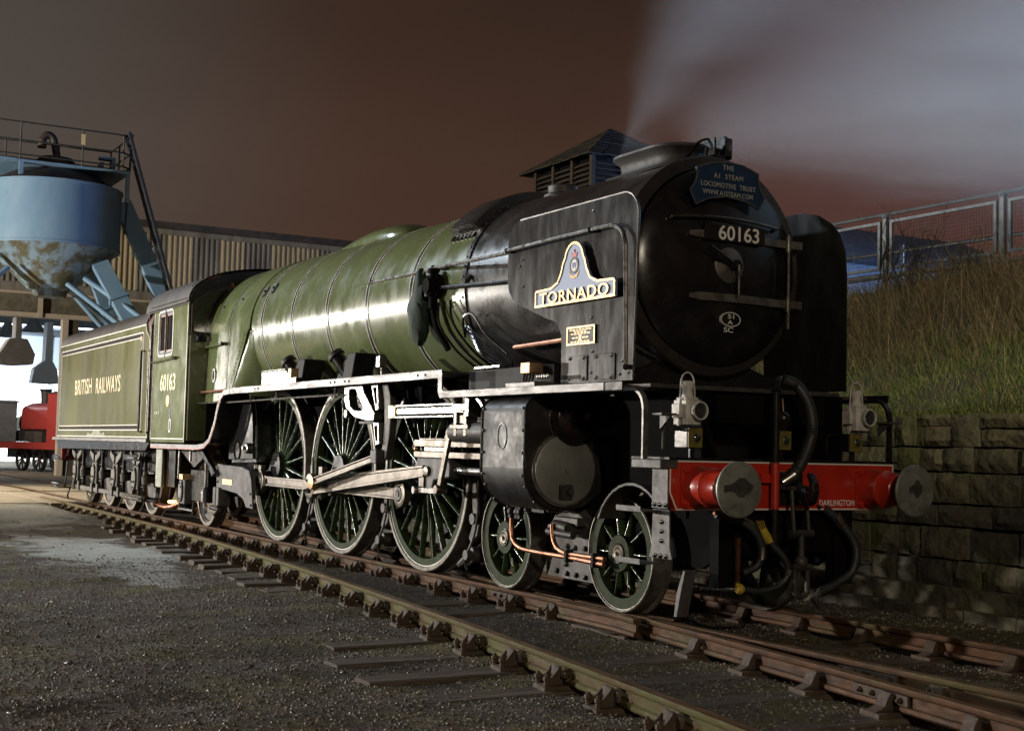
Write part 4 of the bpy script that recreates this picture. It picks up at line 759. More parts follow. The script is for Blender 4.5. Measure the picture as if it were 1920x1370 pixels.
# ---------------------------------------------------------------- cylinders and motion
for s in (-1, 1):
    cyp = [(.62,1.765),(1.22,1.765)]+arc(1.25,1.62,.137,88,0,6)+[(1.388,1.15)]+arc(1.03,1.15,.358,0,-90,10)+[(.80,.83),(.62,.95)]
    cyl = MB().prism([(s*y, z) for y, z in cyp], 'x', -1.38, -.585).build("cylinder", CYLB, eng, 30, .012)
    if s > 0: continue
    for x in (-1.37,-.605):
        cc = [(s*y*1.0+s*.006*(y > .9), z) for y, z in cyp[1:-2]]
        rim = MB(); 
        rim.tube([(x, s*(y+.001), z) for y, z in cyp[1:-2]], .013, 6).build("cladding_edge", BLACK, cyl)
    b = MB()
    for x in (-1.335,-.635):
        for z in (1.66,1.47,1.28,1.09): b.sphere((x,-1.392,z), .015, 6, 4)
        for a in (-25,-50,-75): b.sphere((x,-1.03-.364*math.cos(R(a)),1.15+.364*math.sin(R(a))), .015, 6, 4)
    kind(b.build("cladding_bolts", GRIME, cyl), 'stuff')
    MB().ring([(-1.0+.085*math.cos(q), 1.42+.115*math.sin(q)) for q in np.linspace(0,6.283,25)[:-1]], [(-1.0+.076*math.cos(q), 1.42+.106*math.sin(q)) for q in np.linspace(0,6.283,25)[:-1]], 'y', -1.394, -1.386).build("inspection_ring", BLACK, cyl)
    MB().lathe([(-.585,.315),(-.545,.315),(-.54,.30),(-.54,.29)], 'x', (0,-1.03,1.145), 40).build("cylinder_flange", TYRE, cyl)
    MB().lathe([(-.56,.298),(-.525,.296),(-.515,.28),(-.513,.001)], 'x', (0,-1.03,1.145), 40).lathe([(-.515,.03),(-.495,.03),(-.495,.001)], 'x', (0,-1.02,1.15), 6).build("cylinder_cover", BUFF2, cyl) if False else None
    MB().lathe([(-.56,.298),(-.525,.296),(-.515,.28),(-.513,.001)], 'x', (0,-1.03,1.145), 40).lathe([(-.515,.03),(-.495,.03),(-.495,.001)], 'x', (0,-1.02,1.15), 6).build("cylinder_cover", mat("cylinder_cover_grey", (.20,.205,.185), .45, .3, (.15,.155,.14), 4, rough2=.55), cyl)
    MB().lathe([(-.52,.06),(-.49,.06),(-.49,.03),(-.44,.03),(-.44,.001)], 'x', (0,-1.02,.965), 12).box(-.52,-.48,-1.10,-.98,.90,1.02).build("drain_valve", GRIME, cyl)
    MB().lathe([(-.60,.235),(-.50,.235),(-.49,.222),(-.46,.215),(-.44,.19),(-.435,.001)], 'x', (0,-.96,1.585), 36).build("valve_chest_cover", BLACK, cyl); MB().lathe([(-.59,.243),(-.53,.243),(-.53,.235)], 'x', (0,-.96,1.585), 36).build("valve_chest_ring", VAL, cyl)
    MB().lathe([(-.44,.03),(-.39,.03),(-.39,.001)], 'x', (0,-.90,1.60), 8).build("valve_spindle_cap", BRASS, cyl)
    MB().lathe([(-1.37,.215),(-1.43,.215),(-1.45,.19),(-1.46,.15),(-1.60,.14),(-1.62,.08),(-1.62,.001)], 'x', (0,-1.12,1.55), 28).build("valve_chest_end", GRIME, cyl)
    # crosshead, slide bars, rods
    for za, zb in ((1.315,1.385),(1.205,1.265)):
        MB().box(-3.46,-1.38,-1.06,-.98,za,zb).build("slide_bar", RODST, eng, 0, .004)
    MB().box(-3.28,-2.82,-1.03,-.985,1.268,1.312).build("slide_shoe", STEEL, eng, 0, .003); MB().sphere((-3.46,-1.03,1.29), .03).build("oil_cup", BRASS, eng)
    xh = MB().prism([(-3.30,1.205),(-2.60,1.205),(-2.55,1.14),(-2.55,1.02),(-2.90,.98),(-2.95,.86),(-3.06,.84),(-3.16,.90),(-3.18,1.0),(-3.30,1.10)], 'y', -1.10, -.93).build("crosshead", GRIME, eng, 0, .012)
    MB().box(-3.20,-3.08,-1.12,-1.10,.86,1.10).build("crosshead_arm", RODST, xh, 0, .006)
    MB().lathe([(-1.10,.05),(-1.13,.05),(-1.135,.03),(-1.135,.001)], 'y', (-3.03,0,1.07), 14).build("gudgeon_pin", RODST, xh)
    MB().box(-3.3,-1.9,-1.075,-.965,1.386,1.40).box(-2.75,-2.45,-1.06,-.98,1.40,1.43).build("slide_bar_top", RODST, eng, 0, .003)
    MB().tube([(-2.60,-1.02,1.09),(-1.38,-1.02,1.09)], .040, 14).build("piston_rod", STEEL, eng); MB().lathe([(-1.70,.07),(-1.40,.085),(-1.38,.085)], 'x', (0,-1.02,1.09), 16).build("piston_gland", RODST, eng)
    def irod(a, b, y, h0, h1, w, name, m=RODST):
        a = Vector((a[0],0,a[1])); b = Vector((b[0],0,b[1])); d = (b-a).normalized(); n = Vector((-d.z,0,d.x))
        q = MB()
        for f0, f1, yw0, yw1 in ((-.5,-.30,-w/2,w/2),(.30,.5,-w/2,w/2),(-.30,.30,-w*.16,w*.16)):
            vs = []
            for p, h in ((a,h0),(b,h1)):
                for f, yy in ((f0,yw0),(f1,yw0),(f1,yw1),(f0,yw1)): v = p+n*(h*f); vs.append((v.x, y+yy, v.z))
            q.add(vs, [(0,1,2,3),(7,6,5,4),(0,4,5,1),(1,5,6,2),(2,6,7,3),(3,7,4,0)])
        return q.build(name, m, eng, 0, .003)
    P1, P2, P3 = [(x+CRK[0], 1.016+CRK[1]) for x in (-3.68,-5.96,-8.18)]
    irod((P2[0]+.1,P2[1]), (P1[0]-.1,P1[1]), -.965, .125, .125, .055, "coupling_rod"); irod((P3[0]+.1,P3[1]), (P2[0]-.1,P2[1]), -.965, .125, .125, .055, "coupling_rod")
    for p in (P1, P2, P3):
        MB().lathe([(-.93,.145),(-1.00,.145),(-1.005,.135),(-1.005,.085),(-.93,.085)], 'y', (p[0],0,p[1]), 28).build("rod_end", RODST, eng, 40)
        MB().lathe([(-.87,.075),(-1.01,.075),(-1.015,.06),(-1.010,.035),(-1.02,.03),(-1.02,.001)], 'y', (p[0],0,p[1]), 20).build("crank_pin", GRIME if p != P3 else STEEL, eng)
    MB().box(P3[0]-.05,P3[0]+.05,-1.0,-.93,P3[1]+.13,P3[1]+.21).build("rod_oil_box", RODST, eng, 0, .006); MB().box(P2[0]-.06,P2[0]+.06,-1.0,-.93,P2[1]+.13,P2[1]+.24).build("rod_oil_box", RODST, eng, 0, .006)
    MB().box(P3[0]+.12,P3[0]+.22,-.99,-.94,P3[1]-.07,P3[1]+.07).build("rod_collar", RODST, eng, 0)
    irod((P2[0]+.12,P2[1]+.008), (-3.08,1.07), -1.105, .20, .115, .06, "connecting_rod")
    MB().lathe([(-1.06,.155),(-1.14,.155),(-1.145,.14),(-1.145,.085),(-1.06,.085)], 'y', (P2[0],0,P2[1]), 28).build("big_end", RODST, eng, 40)
    MB().lathe([(-1.06,.085),(-1.17,.085),(-1.19,.06)], 'y', (P2[0],0,P2[1]), 20).build("big_end_bush", GRIME, eng)
    RC = (-5.83,.862)
    MB().prism(arc(P2[0],P2[1],.085,40,220,8)+arc(RC[0],RC[1],.07,220,400,8), 'y', -1.20, -1.165).build("return_crank", RODST, eng, 0, .006)
    MB().lathe([(-1.20,.085),(-1.27,.085),(-1.275,.07),(-1.275,.001)], 'y', (RC[0],0,RC[1]), 24).build("return_crank_bearing", BRASS, eng, 40)
    irod((RC[0]+.07,RC[1]+.02), (-4.02,1.185), -1.235, .085, .075, .05, "eccentric_rod")
    MB().box(-4.08,-3.92,-1.28,-1.16,1.12,1.27).build("eccentric_rod_end", GRIME, eng, 0, .01)
    # expansion link and its bracket
    MB().prism([(-3.98,1.18),(-3.86,1.16),(-3.78,1.40),(-3.75,1.62),(-3.78,1.84),(-3.86,1.98),(-4.00,1.96),(-3.94,1.80),(-3.91,1.60),(-3.93,1.40)], 'y', -1.20, -1.12).build("expansion_link", GRIME, eng, 0, .008)
    ob = [(-4.93,1.965),(-4.40,1.965),(-4.37,1.90),(-4.20,1.76),(-4.06,1.66),(-4.08,1.58),(-4.22,1.57),(-4.62,1.62),(-4.86,1.72),(-4.93,1.83)]
    ib = [(-4.78,1.93),(-4.60,1.93),(-4.55,1.88),(-4.42,1.76),(-4.38,1.72),(-4.40,1.695),(-4.46,1.69),(-4.64,1.70),(-4.74,1.74),(-4.78,1.83)]
    MB().ring(ob, ib, 'y', -1.25, -1.15).build("motion_bracket", STEEL, eng, 0, .008)
    MB().box(-4.66,-4.40,-1.20,-1.17,1.79,1.82).build("bracket_web", GRIME, eng, 0); MB().tube([(-4.82,-1.14,1.66),(-4.82,-1.27,1.66)], .045, 12).build("bracket_boss", STEEL, eng)
    MB().box(-4.50,-4.10,-1.24,-1.16,1.545,1.575).build("bracket_foot", GRIME, eng, 0, .006)
    MB().ring([(-4.20,1.97),(-4.02,1.97),(-3.98,1.70),(-4.06,1.68)], [(-4.14,1.93),(-4.06,1.93),(-4.03,1.76),(-4.06,1.75)], 'y', -1.24, -1.17).build("link_bracket", STEEL, eng, 0, .006)
    MB().ring([(-4.12,1.56),(-3.97,1.56),(-3.94,1.33),(-4.04,1.31)], [(-4.08,1.52),(-4.01,1.52),(-3.99,1.37),(-4.03,1.36)], 'y', -1.24, -1.17).build("link_hanger", STEEL, eng, 0, .006)
    MB().box(-4.0,-3.55,-.94,-.90,1.62,1.99).build("motion_plate", MATTE, eng, 0)
    MB().box(-3.60,-2.10,-1.20,-1.14,1.640,1.705).build("radius_rod", STEEL, eng, 0, .004)
    for za, zb in ((1.72,1.735),(1.605,1.62)): MB().box(-3.68,-2.30,-1.21,-1.12,za,zb).build("radius_rod_guide", STEEL, eng, 0)
    MB().box(-3.80,-3.62,-1.21,-1.12,1.60,1.74).build("die_block", BRASS, eng, 0, .006)
    MB().box(-2.32,-1.95,-1.21,-1.10,1.66,1.73).box(-2.02,-1.94,-1.23,-1.08,1.60,1.78).build("valve_spindle_head", STEEL, eng, 0, .006)
    MB().box(-2.32,-1.95,-1.23,-1.05,1.49,1.53).box(-2.26,-2.20,-1.22,-1.10,1.42,1.65).box(-2.06,-2.0,-1.22,-1.10,1.42,1.65).box(-2.18,-2.10,-1.20,-1.12,1.54,1.62).build("valve_guide", RODST, eng, 0, .004)
    MB().lathe([(-2.4,.10),(-1.6,.10)], 'x', (0,-1.12,1.46), 14).build("valve_guide_barrel", GRIME, eng)
    MB().beam((-2.42,-1.17,1.46), (-2.62,-1.17,.92), .07, .035, (0,1,0)).tube([(-2.42,-1.10,1.45),(-2.42,-1.2,1.45)], .045).tube([(-2.62,-1.10,.90),(-2.62,-1.22,.90)], .048).build("combination_lever", RODST, eng, 40, .004)
    MB().beam((-3.16,-1.15,.875), (-2.64,-1.15,.885), .055, .03, (0,1,0)).tube([(-3.16,-1.1,.875),(-3.16,-1.2,.875)], .042).build("union_link", STEEL, eng, 40, .004)
    MB().tube([(-2.25,-1.1,1.80),(-2.25,-1.1,1.65)], .03).tube([(-1.80,-1.2,1.78),(-1.72,-1.18,1.70)], .035).build("oil_feed", STEEL, eng)
    MB().prism([(-2.55,1.78),(-1.75,1.78),(-1.75,1.2),(-2.0,1.2),(-2.25,1.5)], 'y', -.93, -.90).build("slide_bar_bracket", GRIME, eng, 0)
    # behind the wheels: brake gear, springs, pipes
    for x in (-4.75,-2.62,-7.05):
        MB().prism([(x-.02,1.05),(x+.05,1.05),(x+.10,.75),(x+.17,.62),(x+.10,.45),(x-.02,.38),(x-.07,.42),(x+.02,.60),(x-.01,.75)], 'y', -.80, -.74).build("brake_block", DUSTY, eng, 0, .008)
        MB().tube([(x+.10,-.80,.62),(x+.10,-.86,.62)], .055, 10).build("brake_pin", GRIME, eng)
        MB().tube(spline([(x+.18,-.84,1.15),(x+.19,-.84,.70),(x+.12,-.85,.42),(x-.06,-.84,.22),(x-.08,-.80,.10)], 4), .013, 6).build("sand_pipe", VAL, eng)
        MB().lathe([(-.62,.08),(-.80,.08),(-.81,.05),(-.86,.05),(-.86,.001)], 'y', (x-.02,0,.26), 12).tube([(x-.04,-.8,.24),(x-.25,-.8,.14)], [.05,.03]).build("brake_beam_end", GRIME, eng)
    for x in (-3.1,-4.3,-5.4,-6.6,-7.6,-8.8):
        MB().beam((x,-.63,1.72), (x+.07,-.63,.55), .05, .10, (0,1,0)).build("spring_hanger", DUSTY, eng, 0)
    MB().box(-8.9,-2.9,-.66,-.63,.30,.36).build("brake_rod", GRIME, eng, 0)
    for x in (-3.68,-5.96,-8.18):
        sp = MB()
        for i in range(7): sp.box(x-.52+.06*i,x+.52-.06*i,-.70,-.625,.50-.022*i,.518-.022*i)
        sp.build("leaf_spring", GRIME, eng, 0)
    # bogie
    MB().box(-1.42,-.50,-.66,-.62,.17,.56).build("bogie_frame", DUSTY, eng, 0, .006)
    b = MB()
    for x, z in ((-1.05,.46),(-.93,.455),(-.76,.46),(-1.07,.30),(-1.05,.22),(-.90,.22),(-.75,.21),(-1.22,.23),(-.66,.34)): b.sphere((x,-.668,z), .026, 7, 4)
    kind(b.build("bogie_bolts", GRIME, eng), 'stuff')
    MB().prism([(-1.30,.56),(-.55,.56),(-.62,.70),(-.85,.82),(-1.08,.80)], 'y', -.75, -.64).build("bogie_bracket", DUSTY, eng, 0, .008)
    MB().box(-1.55,-1.15,-.86,-.80,.745,.785).box(-1.05,-.70,-.88,-.70,.60,.66).box(-1.0,-.62,-.84,-.72,.66,.73).build("bogie_spring_gear", GRIME, eng, 0, .006)
    MB().tube([(-1.0,-.90,.60),(-.62,-.88,.585)], .035, 10).tube([(-.95,-.86,.66),(-.70,-.88,.64)], .045, 10).build("bogie_side_spring", GRIME, eng)
    b = MB()
    for x in (-1.62,-1.45,-1.5): b.tube([(x,-.92,.82),(x,-.93,.68)], .028, 8).sphere((x,-.93,.74), .038, 8, 5)
    b.build("drain_cocks", GRIME, eng)
    MB().tube(spline([(-1.62,-.92,.72),(-1.615,-.92,.55),(-1.57,-.92,.47),(-1.45,-.92,.42),(-1.2,-.92,.405),(-.65,-.92,.400),(-.08,-.92,.385)], 6), .021, 10).tube(spline([(-.905,-.92,.67),(-.885,-.92,.55),(-.82,-.92,.47),(-.70,-.92,.435),(-.55,-.92,.43),(-.07,-.92,.432)], 6), .021, 10).build("drain_pipe", COPPER, eng)
    MB().box(-.64,-.61,-.96,-.88,.36,.47).build("pipe_clip", BLACK, eng, 0); MB().box(-.22,-.19,-.96,-.88,.35,.47).build("pipe_clip", BLACK, eng, 0)
    MB().prism([p for p in arc(.40,.55,.52,155,40,10)]+[p for p in arc(.40,.55,.50,40,155,10)], 'y', -1.0, -.72).build("wheel_splasher", GRIME, eng, 30)
    # front steps
    MB().box(.72,1.10,-1.22,-1.06,1.195,1.262).build("step_bracket", STEPG, eng, 0, .006)
    st = MB().box(.885,1.085,-1.142,-1.128,.90,1.195).build("step_plate", STEPG, eng, 0, .003); st2 = MB().prism([(.90,.895),(1.11,.895),(1.12,.62),(1.15,.53),(.86,.53),(.89,.62)], 'y', -1.142, -1.128).build("step_plate", STEPG, eng, 0, .003)
    b = MB()
    for x in (.92,.99,1.06): b.sphere((x,-1.146,.925), .018, 6, 4).sphere((x+.02,-1.146,.55), .018, 6, 4)
    for z in (.66,.73,.80): b.sphere((1.02,-1.146,z), .018, 6, 4)
    kind(b.build("step_bolts", BLACK, eng), 'stuff')
    for x, z in ((.80,.885),(.80,.50)): MB().box(x-.12,x+.20,-1.32,-1.13,z-.012,z).box(x-.12,x+.20,-1.325,-1.315,z,z+.028).build("footstep", STEPG, eng, 0)
    MB().prism([(.87,.42),(.90,.42),(.85,.25),(.80,.06),(.76,.06),(.79,.24)], 'y', -.83, -.72).build("guard_iron", STEPG, eng, 0, .004)
# ashpan, trailing truck frame under the cab
MB().prism([(-11.1,1.25),(-8.9,1.25),(-8.75,1.05),(-8.75,.6),(-9.6,.5),(-11.1,.5)], 'y', -.66, .66).build("ashpan", MATTE, eng, 0)
MB().prism([(-9.62,1.98),(-9.1,1.98),(-8.62,1.94),(-8.50,1.55),(-8.45,1.05),(-9.6,1.02),(-9.58,1.5)], 'y', -1.08, -.66).build("throat_casing", BLACK, eng, 0, .05)
MB().lathe([(-1.10,.13),(-1.08,.13),(-1.08,.115),(-1.085,.001)], 'y', (-9.15,0,1.20), 24).build("casing_door", GRIME, eng)
MB().lathe([(-1.08,.075),(-1.14,.075),(-1.15,.055),(-1.15,.03),(-1.19,.03),(-1.19,.001)], 'y', (-8.63,0,1.235), 18).build("washout_cock", STEEL, eng)
tf = MB().prism([(-9.95,1.0),(-9.55,.985),(-8.85,.975),(-8.52,.93),(-8.42,.80),(-8.32,.42),(-8.60,.43),(-8.72,.53),(-9.0,.60),(-9.55,.63),(-9.95,.64)], 'y', -1.12, -1.09).build("trailing_frame", DUSTY, eng, 0, .006)
MB().box(-9.66,-9.22,-1.126,-1.1205,.71,.785).build("frame_plate", CHROMEY, tf, 0)
b = MB()
for x, z in ((-9.88,.9),(-9.88,.74),(-8.42,.62),(-8.38,.47)): b.sphere((x,-1.122,z), .02, 6, 4)
kind(b.build("frame_bolts", GRIME, tf), 'stuff')
MB().box(-11.4,-10.5,-1.08,-.95,.40,.88).build("trailing_axlebox_guard", BLACK, eng, 0, .01)
ab = MB().box(-11.70,-11.44,-1.16,-1.0,.34,.72).build("trailing_axlebox", DUSTY, eng, 0, .01)
MB().prism([(-11.60+.10*math.cos(q), .54+.17*math.sin(q)) for q in np.linspace(0,6.283,25)[:-1]], 'y', -1.19, -1.16).build("axlebox_cover", VAL, ab, 0, .01)
b = MB()
for x, z in ((-11.60,.66),(-11.60,.42),(-11.54,.60)): b.sphere((x,-1.192,z), .016, 6, 4)
b.build("cover_bolts", BLACK, ab)
MB().box(-11.62,-11.42,-1.20,-1.05,.72,.80).build("axlebox_label", BRASS, eng, 0)
sp = MB()
for i in range(9): sp.box(-11.9+.08*i,-10.5-.08*i,-1.09,-.99,1.13-.026*i,1.152-.026*i)
sp.build("trailing_spring", DUSTY, eng, 0)
MB().tube(spline([(-10.45,-1.14,1.0),(-10.42,-1.14,.96),(-10.41,-1.14,.62)],4), .022, 8).tube([(-11.84,-1.14,1.16),(-11.86,-1.14,.72)], .020, 8).tube([(-11.2,-1.15,1.16),(-11.2,-1.15,1.0)], .02).build("steam_pipes", STEEL, eng)
MB().lathe([(.42,.055),(.55,.06),(.62,.045),(.64,.03)], 'z', (-10.42,-1.14,0), 12).build("injector_valve", VAL, eng)
MB().tube([(-11.72,-1.14,.40),(-11.72,-1.14,.26),(-10.98,-1.14,.26),(-10.95,-1.14,.40)], .028, 8).build("stay_bar", STEEL, eng)
MB().prism([(-10.95,1.24),(-10.55,1.24),(-9.80,.86),(-9.95,.80),(-10.1,.95)], 'y', -1.20, -1.13).build("frame_stay", BLACK, eng, 0, .008)
MB().box(-12.86,-12.50,-1.24,-1.20,.56,1.17).build("cab_water_pipe_cover", mat("worn_green_grey_plate", (.15,.16,.11), .5, .2, (.30,.30,.24), 5, .48, .62), eng, 0, .006)
MB().box(-12.48,-12.0,-1.16,-1.0,.58,1.18).build("cab_step_backing", BLACK, eng, 0)
MB().box(-9.98,-9.86,-1.16,-.98,.40,.66).box(-9.83,-9.72,-1.16,-.98,.40,.66).build("trailing_spring_shackle", DUSTY, eng, 0, .008); MB().tube([(-10.1,-1.15,.36),(-9.7,-1.15,.34)], .032).build("damper_rod", STEEL, eng)
MB().tube(spline([(-13.30,-1.10,.235),(-13.20,-1.12,.28),(-12.8,-1.12,.245),(-12.4,-1.12,.245),(-12.1,-1.08,.30),(-11.95,-.95,.42)], 5), .045, 10).build("injector_overflow_pipe", COPPER, eng)
MB().box(-12.72,-12.40,-1.06,-.99,.30,.345).build("ashpan_firelight", FIRE, eng, 0, .01)
# ---------------------------------------------------------------- buffer beam
bp = [(-1.135,1.262),(1.135,1.262),(1.135,1.02),(1.07,.885),(-1.07,.885),(-1.135,1.02)]
bb = MB().prism(bp, 'x', 1.03, 1.09).build("buffer_beam", RED, eng, 0, .004)
MB().ring(offset_poly(bp,.004), offset_poly(bp,.016), 'x', 1.0905, 1.0925).build("beam_lining", WHITEL, bb)
MB().box(.62,1.11,-1.15,1.15,1.264,1.280).build("front_step_board", BLACK, eng, 0)
text("beam_lettering", "DARLINGTON", .37, .048, WHITE, bb, (1.094,.515,.945), FRONT, .003, .006, 1.05)
GREASE = mat('dark_buffer_grease', (.022,.022,.020), .55, 0, (.05,.05,.045), 18)
for y in (-.87, .87):
    bu = MB().prism(rrect(y-.165,y+.165,.90,1.235,.03,3), 'x', 1.092, 1.112).lathe([(1.11,.165),(1.16,.155),(1.24,.142),(1.27,.15),(1.285,.15),(1.30,.135),(1.42,.122),(1.43,.11),(1.43,.08)], 'x', (0,y,1.06), 36).build("buffer", RED, eng, 40)
    b = MB()
    for a, c in ((-.13,.94),(.13,.94),(-.13,1.195),(.13,1.195)): b.lathe([(1.11,.032),(1.13,.032),(1.132,.02),(1.145,.02),(1.145,.001)], 'x', (0,y+a,c), 6)
    b.build("buffer_bolts", RED, bu)
    MB().tube([(1.40,y,1.06),(1.56,y,1.06)], .075, 20).build("buffer_stem", GRIME, bu)
    MB().lathe([(1.54,.06),(1.555,.19),(1.565,.203),(1.578,.203),(1.588,.195),(1.600,.10),(1.603,.001)], 'x', (0,y,1.06), 48).build("buffer_head", BUFF, bu, 30); MB().prism([(y+a*(1 if y < 0 else .55), 1.07+b_) for a, b_ in ((-.155,.02),(-.10,.03),(-.06,.045),(-.02,.075),(.03,.075),(.07,.04),(.10,.03),(.105,.0),(.08,-.03),(.04,-.045),(.02,-.065),(-.03,-.06),(-.06,-.03),(-.11,-.02),(-.15,-.03))], 'x', 1.598, 1.6045).build("grease_smear", GREASE, bu, 0)
hk = [(1.09,.99),(1.24,.97),(1.30,.935),(1.36,.93),(1.41,.97),(1.43,1.04),(1.42,1.11),(1.38,1.17),(1.345,1.19),(1.34,1.16),(1.365,1.11),(1.365,1.05),(1.34,1.02),(1.30,1.025),(1.27,1.06),(1.25,1.10),(1.18,1.10),(1.09,1.09)]
hk_ = MB().prism(hk, 'y', -.035, .035).build("coupling_hook", BLACK, eng, 0, .012); MB().box(1.09,1.13,-.13,.13,.93,1.19).box(1.09,1.13,.30,.33,.90,.93).build("hook_plate", BLACK, eng, 0, .008)
cp = MB().tube([(1.22,-.07,1.06),(1.26,-.075,.72)], .017, 8).tube([(1.22,.07,1.06),(1.26,.075,.72)], .017, 8).tube([(1.22,-.09,1.06),(1.22,.09,1.06)], .022, 8).tube([(1.26,-.11,.72),(1.26,.11,.72)], .028, 8)
cp.tube([(1.26,0,.74),(1.26,0,.46)], .026, 10).sphere((1.26,0,.50), .055, 10, 8).tube([(1.26,-.09,.46),(1.26,.09,.46)], .028, 8).tube([(1.26,-.065,.47)]+[(1.26,-.065*math.cos(R(a)),.285-.05*math.sin(R(a))) for a in range(0,181,20)]+[(1.26,.065,.47)], .020, 8).build("screw_coupling", GRIME, eng)
vp = MB().tube([(1.17,-.19,.58),(1.17,-.19,1.80)], .030, 12).lathe([(.66,.042),(.72,.042)], 'z', (1.17,-.19,0), 10).tube([(1.17,-.19,1.80),(1.15,-.17,1.88),(1.12,-.10,1.90)], .036, 10).build("vacuum_standpipe", BLACK, eng)
MB().tube([(1.17,-.19,.90),(1.17,-.19,1.255)], .0335, 12).box(1.10,1.15,-.30,-.17,1.10,1.17).build("standpipe_painted_length", RED, eng)
hs = spline([(1.14,-.10,1.90),(1.18,.0,1.86),(1.24,.06,1.74),(1.28,.075,1.60),(1.28,.075,1.48),(1.26,.045,1.35),(1.22,.00,1.22),(1.19,-.06,1.13)], 12)
MB().tube(hs, [.043+.005*(i % 2) for i in range(len(hs))], 14).build("vacuum_hose", RUBBER, eng, 50); MB().tube([(1.20,-.03,1.165),(1.165,-.12,1.10)], [.062,.05], 10).box(1.14,1.2,-.16,-.06,1.05,1.10).build("hose_clamp", STEEL, eng)
def hose(pts, r, name, m=RUBBER): return MB().tube(spline(pts, 8), r, 10).build(name, m, eng, 50)
hose([(1.10,-.70,.86),(1.13,-.55,.82),(1.17,-.42,.76),(1.19,-.335,.63),(1.17,-.35,.48),(1.14,-.47,.42)], .030, "steam_heat_hose"); hose([(1.12,-.47,.82),(1.16,-.40,.77),(1.175,-.352,.69),(1.19,-.325,.60),(1.19,-.33,.52)], .033, "hose_sheath", STEEL)
hose([(1.14,-.27,.72),(1.17,-.21,.63),(1.20,-.12,.53),(1.21,-.08,.42),(1.19,-.16,.32),(1.16,-.32,.28),(1.14,-.49,.30)], .027, "air_brake_hose"); MB().tube([(1.215,-.083,.44),(1.213,-.085,.40)], .032).build("hose_band", STEEL, eng)
hose([(1.10,.38,.90),(1.14,.50,.80),(1.18,.60,.66),(1.20,.625,.54),(1.19,.58,.40),(1.16,.44,.31),(1.14,.30,.25)], .036, "control_hose"); MB().tube([(1.13,.47,.84),(1.15,.53,.76)], .045).build("hose_band", STEEL, eng)
MB().tube([(1.14,.30,.25),(1.14,.24,.20),(1.15,.30,.12)], [.03,.035,.015]).build("hose_coupling_head", GRIME, eng)
MB().box(1.11,1.14,-.53,-.495,.30,.68).build("copper_strap", COPPER, eng, 0)
yv = MB().tube([(1.14,-.29,.75),(1.16,-.23,.65)], .036, 10).tube([(1.17,-.24,.665),(1.18,-.19,.66)], .018)
for k in range(4): yv.beam((1.15,-.27+.014*k,.68), (1.14,-.345+.022*k,.81), .008, .006)
yv.build("brake_cock", YELL, eng); MB().sphere((1.14,-.50,.30), .042, 8, 6).tube([(1.14,-.50,.30),(1.15,-.53,.34)], .016).build("hose_cock", YELL, eng)
MB().tube([(1.10,-.72,.87),(1.12,-.58,.865),(1.14,-.47,.83)], .018).build("brake_pipe", COPPER, eng)
for y in (-.55, .62): MB().box(.95,1.06,y-.09,y+.09,.30,.885).build("beam_bracket", MATTE, eng, 0)
MB().box(.4,1.0,-.60,.60,.55,.88).build("drag_box", MATTE, eng, 0)
# marker lights and lamp irons on the platform
for y in (-.835, .80, .025):
    xb = 1.0 if abs(y) > .1 else 1.02
    if abs(y) > .1:
        mk = MB().box(xb-.16,xb,y-.072,y+.065,1.352,1.500).build("electric_marker_lamp", VAL if y < 0 else BLACK, eng, 0, .006)
        MB().tube([(.90,y-.07,1.49),(.90,y-.20,1.49),(.90,y-.22,1.46),(.90,y-.22,1.34)], .011, 6).build("lamp_bracket_loop", VAL if y < 0 else BLACK, eng)
    else: mk = MB().box(xb-.12,xb,y-.06,y+.06,1.37,1.50).build("electric_marker_lamp", BLACK, eng, 0, .006)
    MB().box(xb,xb+.016,y-.068,y+.062,1.355,1.502).build("marker_face", OLIVE, mk, 0, .003)
    MB().lathe([(xb+.016,.042),(xb+.026,.042),(xb+.028,.034)], 'x', (0,y,1.43), 18).build("marker_bezel", OLIVE, mk); MB().lathe([(xb+.020,.036),(xb+.034,.024),(xb+.038,.001)], 'x', (0,y,1.43), 18).build("marker_lens", LENS, mk)
    MB().box(xb-.05,xb-.03,y-.02,y+.02,1.28,1.353).build("marker_stem", BLACK, mk, 0)
MB().sphere((1.0,.03,1.60), .062, 12, 8).lathe([(1.50,.03),(1.56,.05)], 'z', (1.0,.03,0), 12).build("warning_horn", BLACK, eng); MB().tube([(1.0,.03,1.66),(1.0,.02,1.76)], .008).build("horn_stem", BRASS, eng)
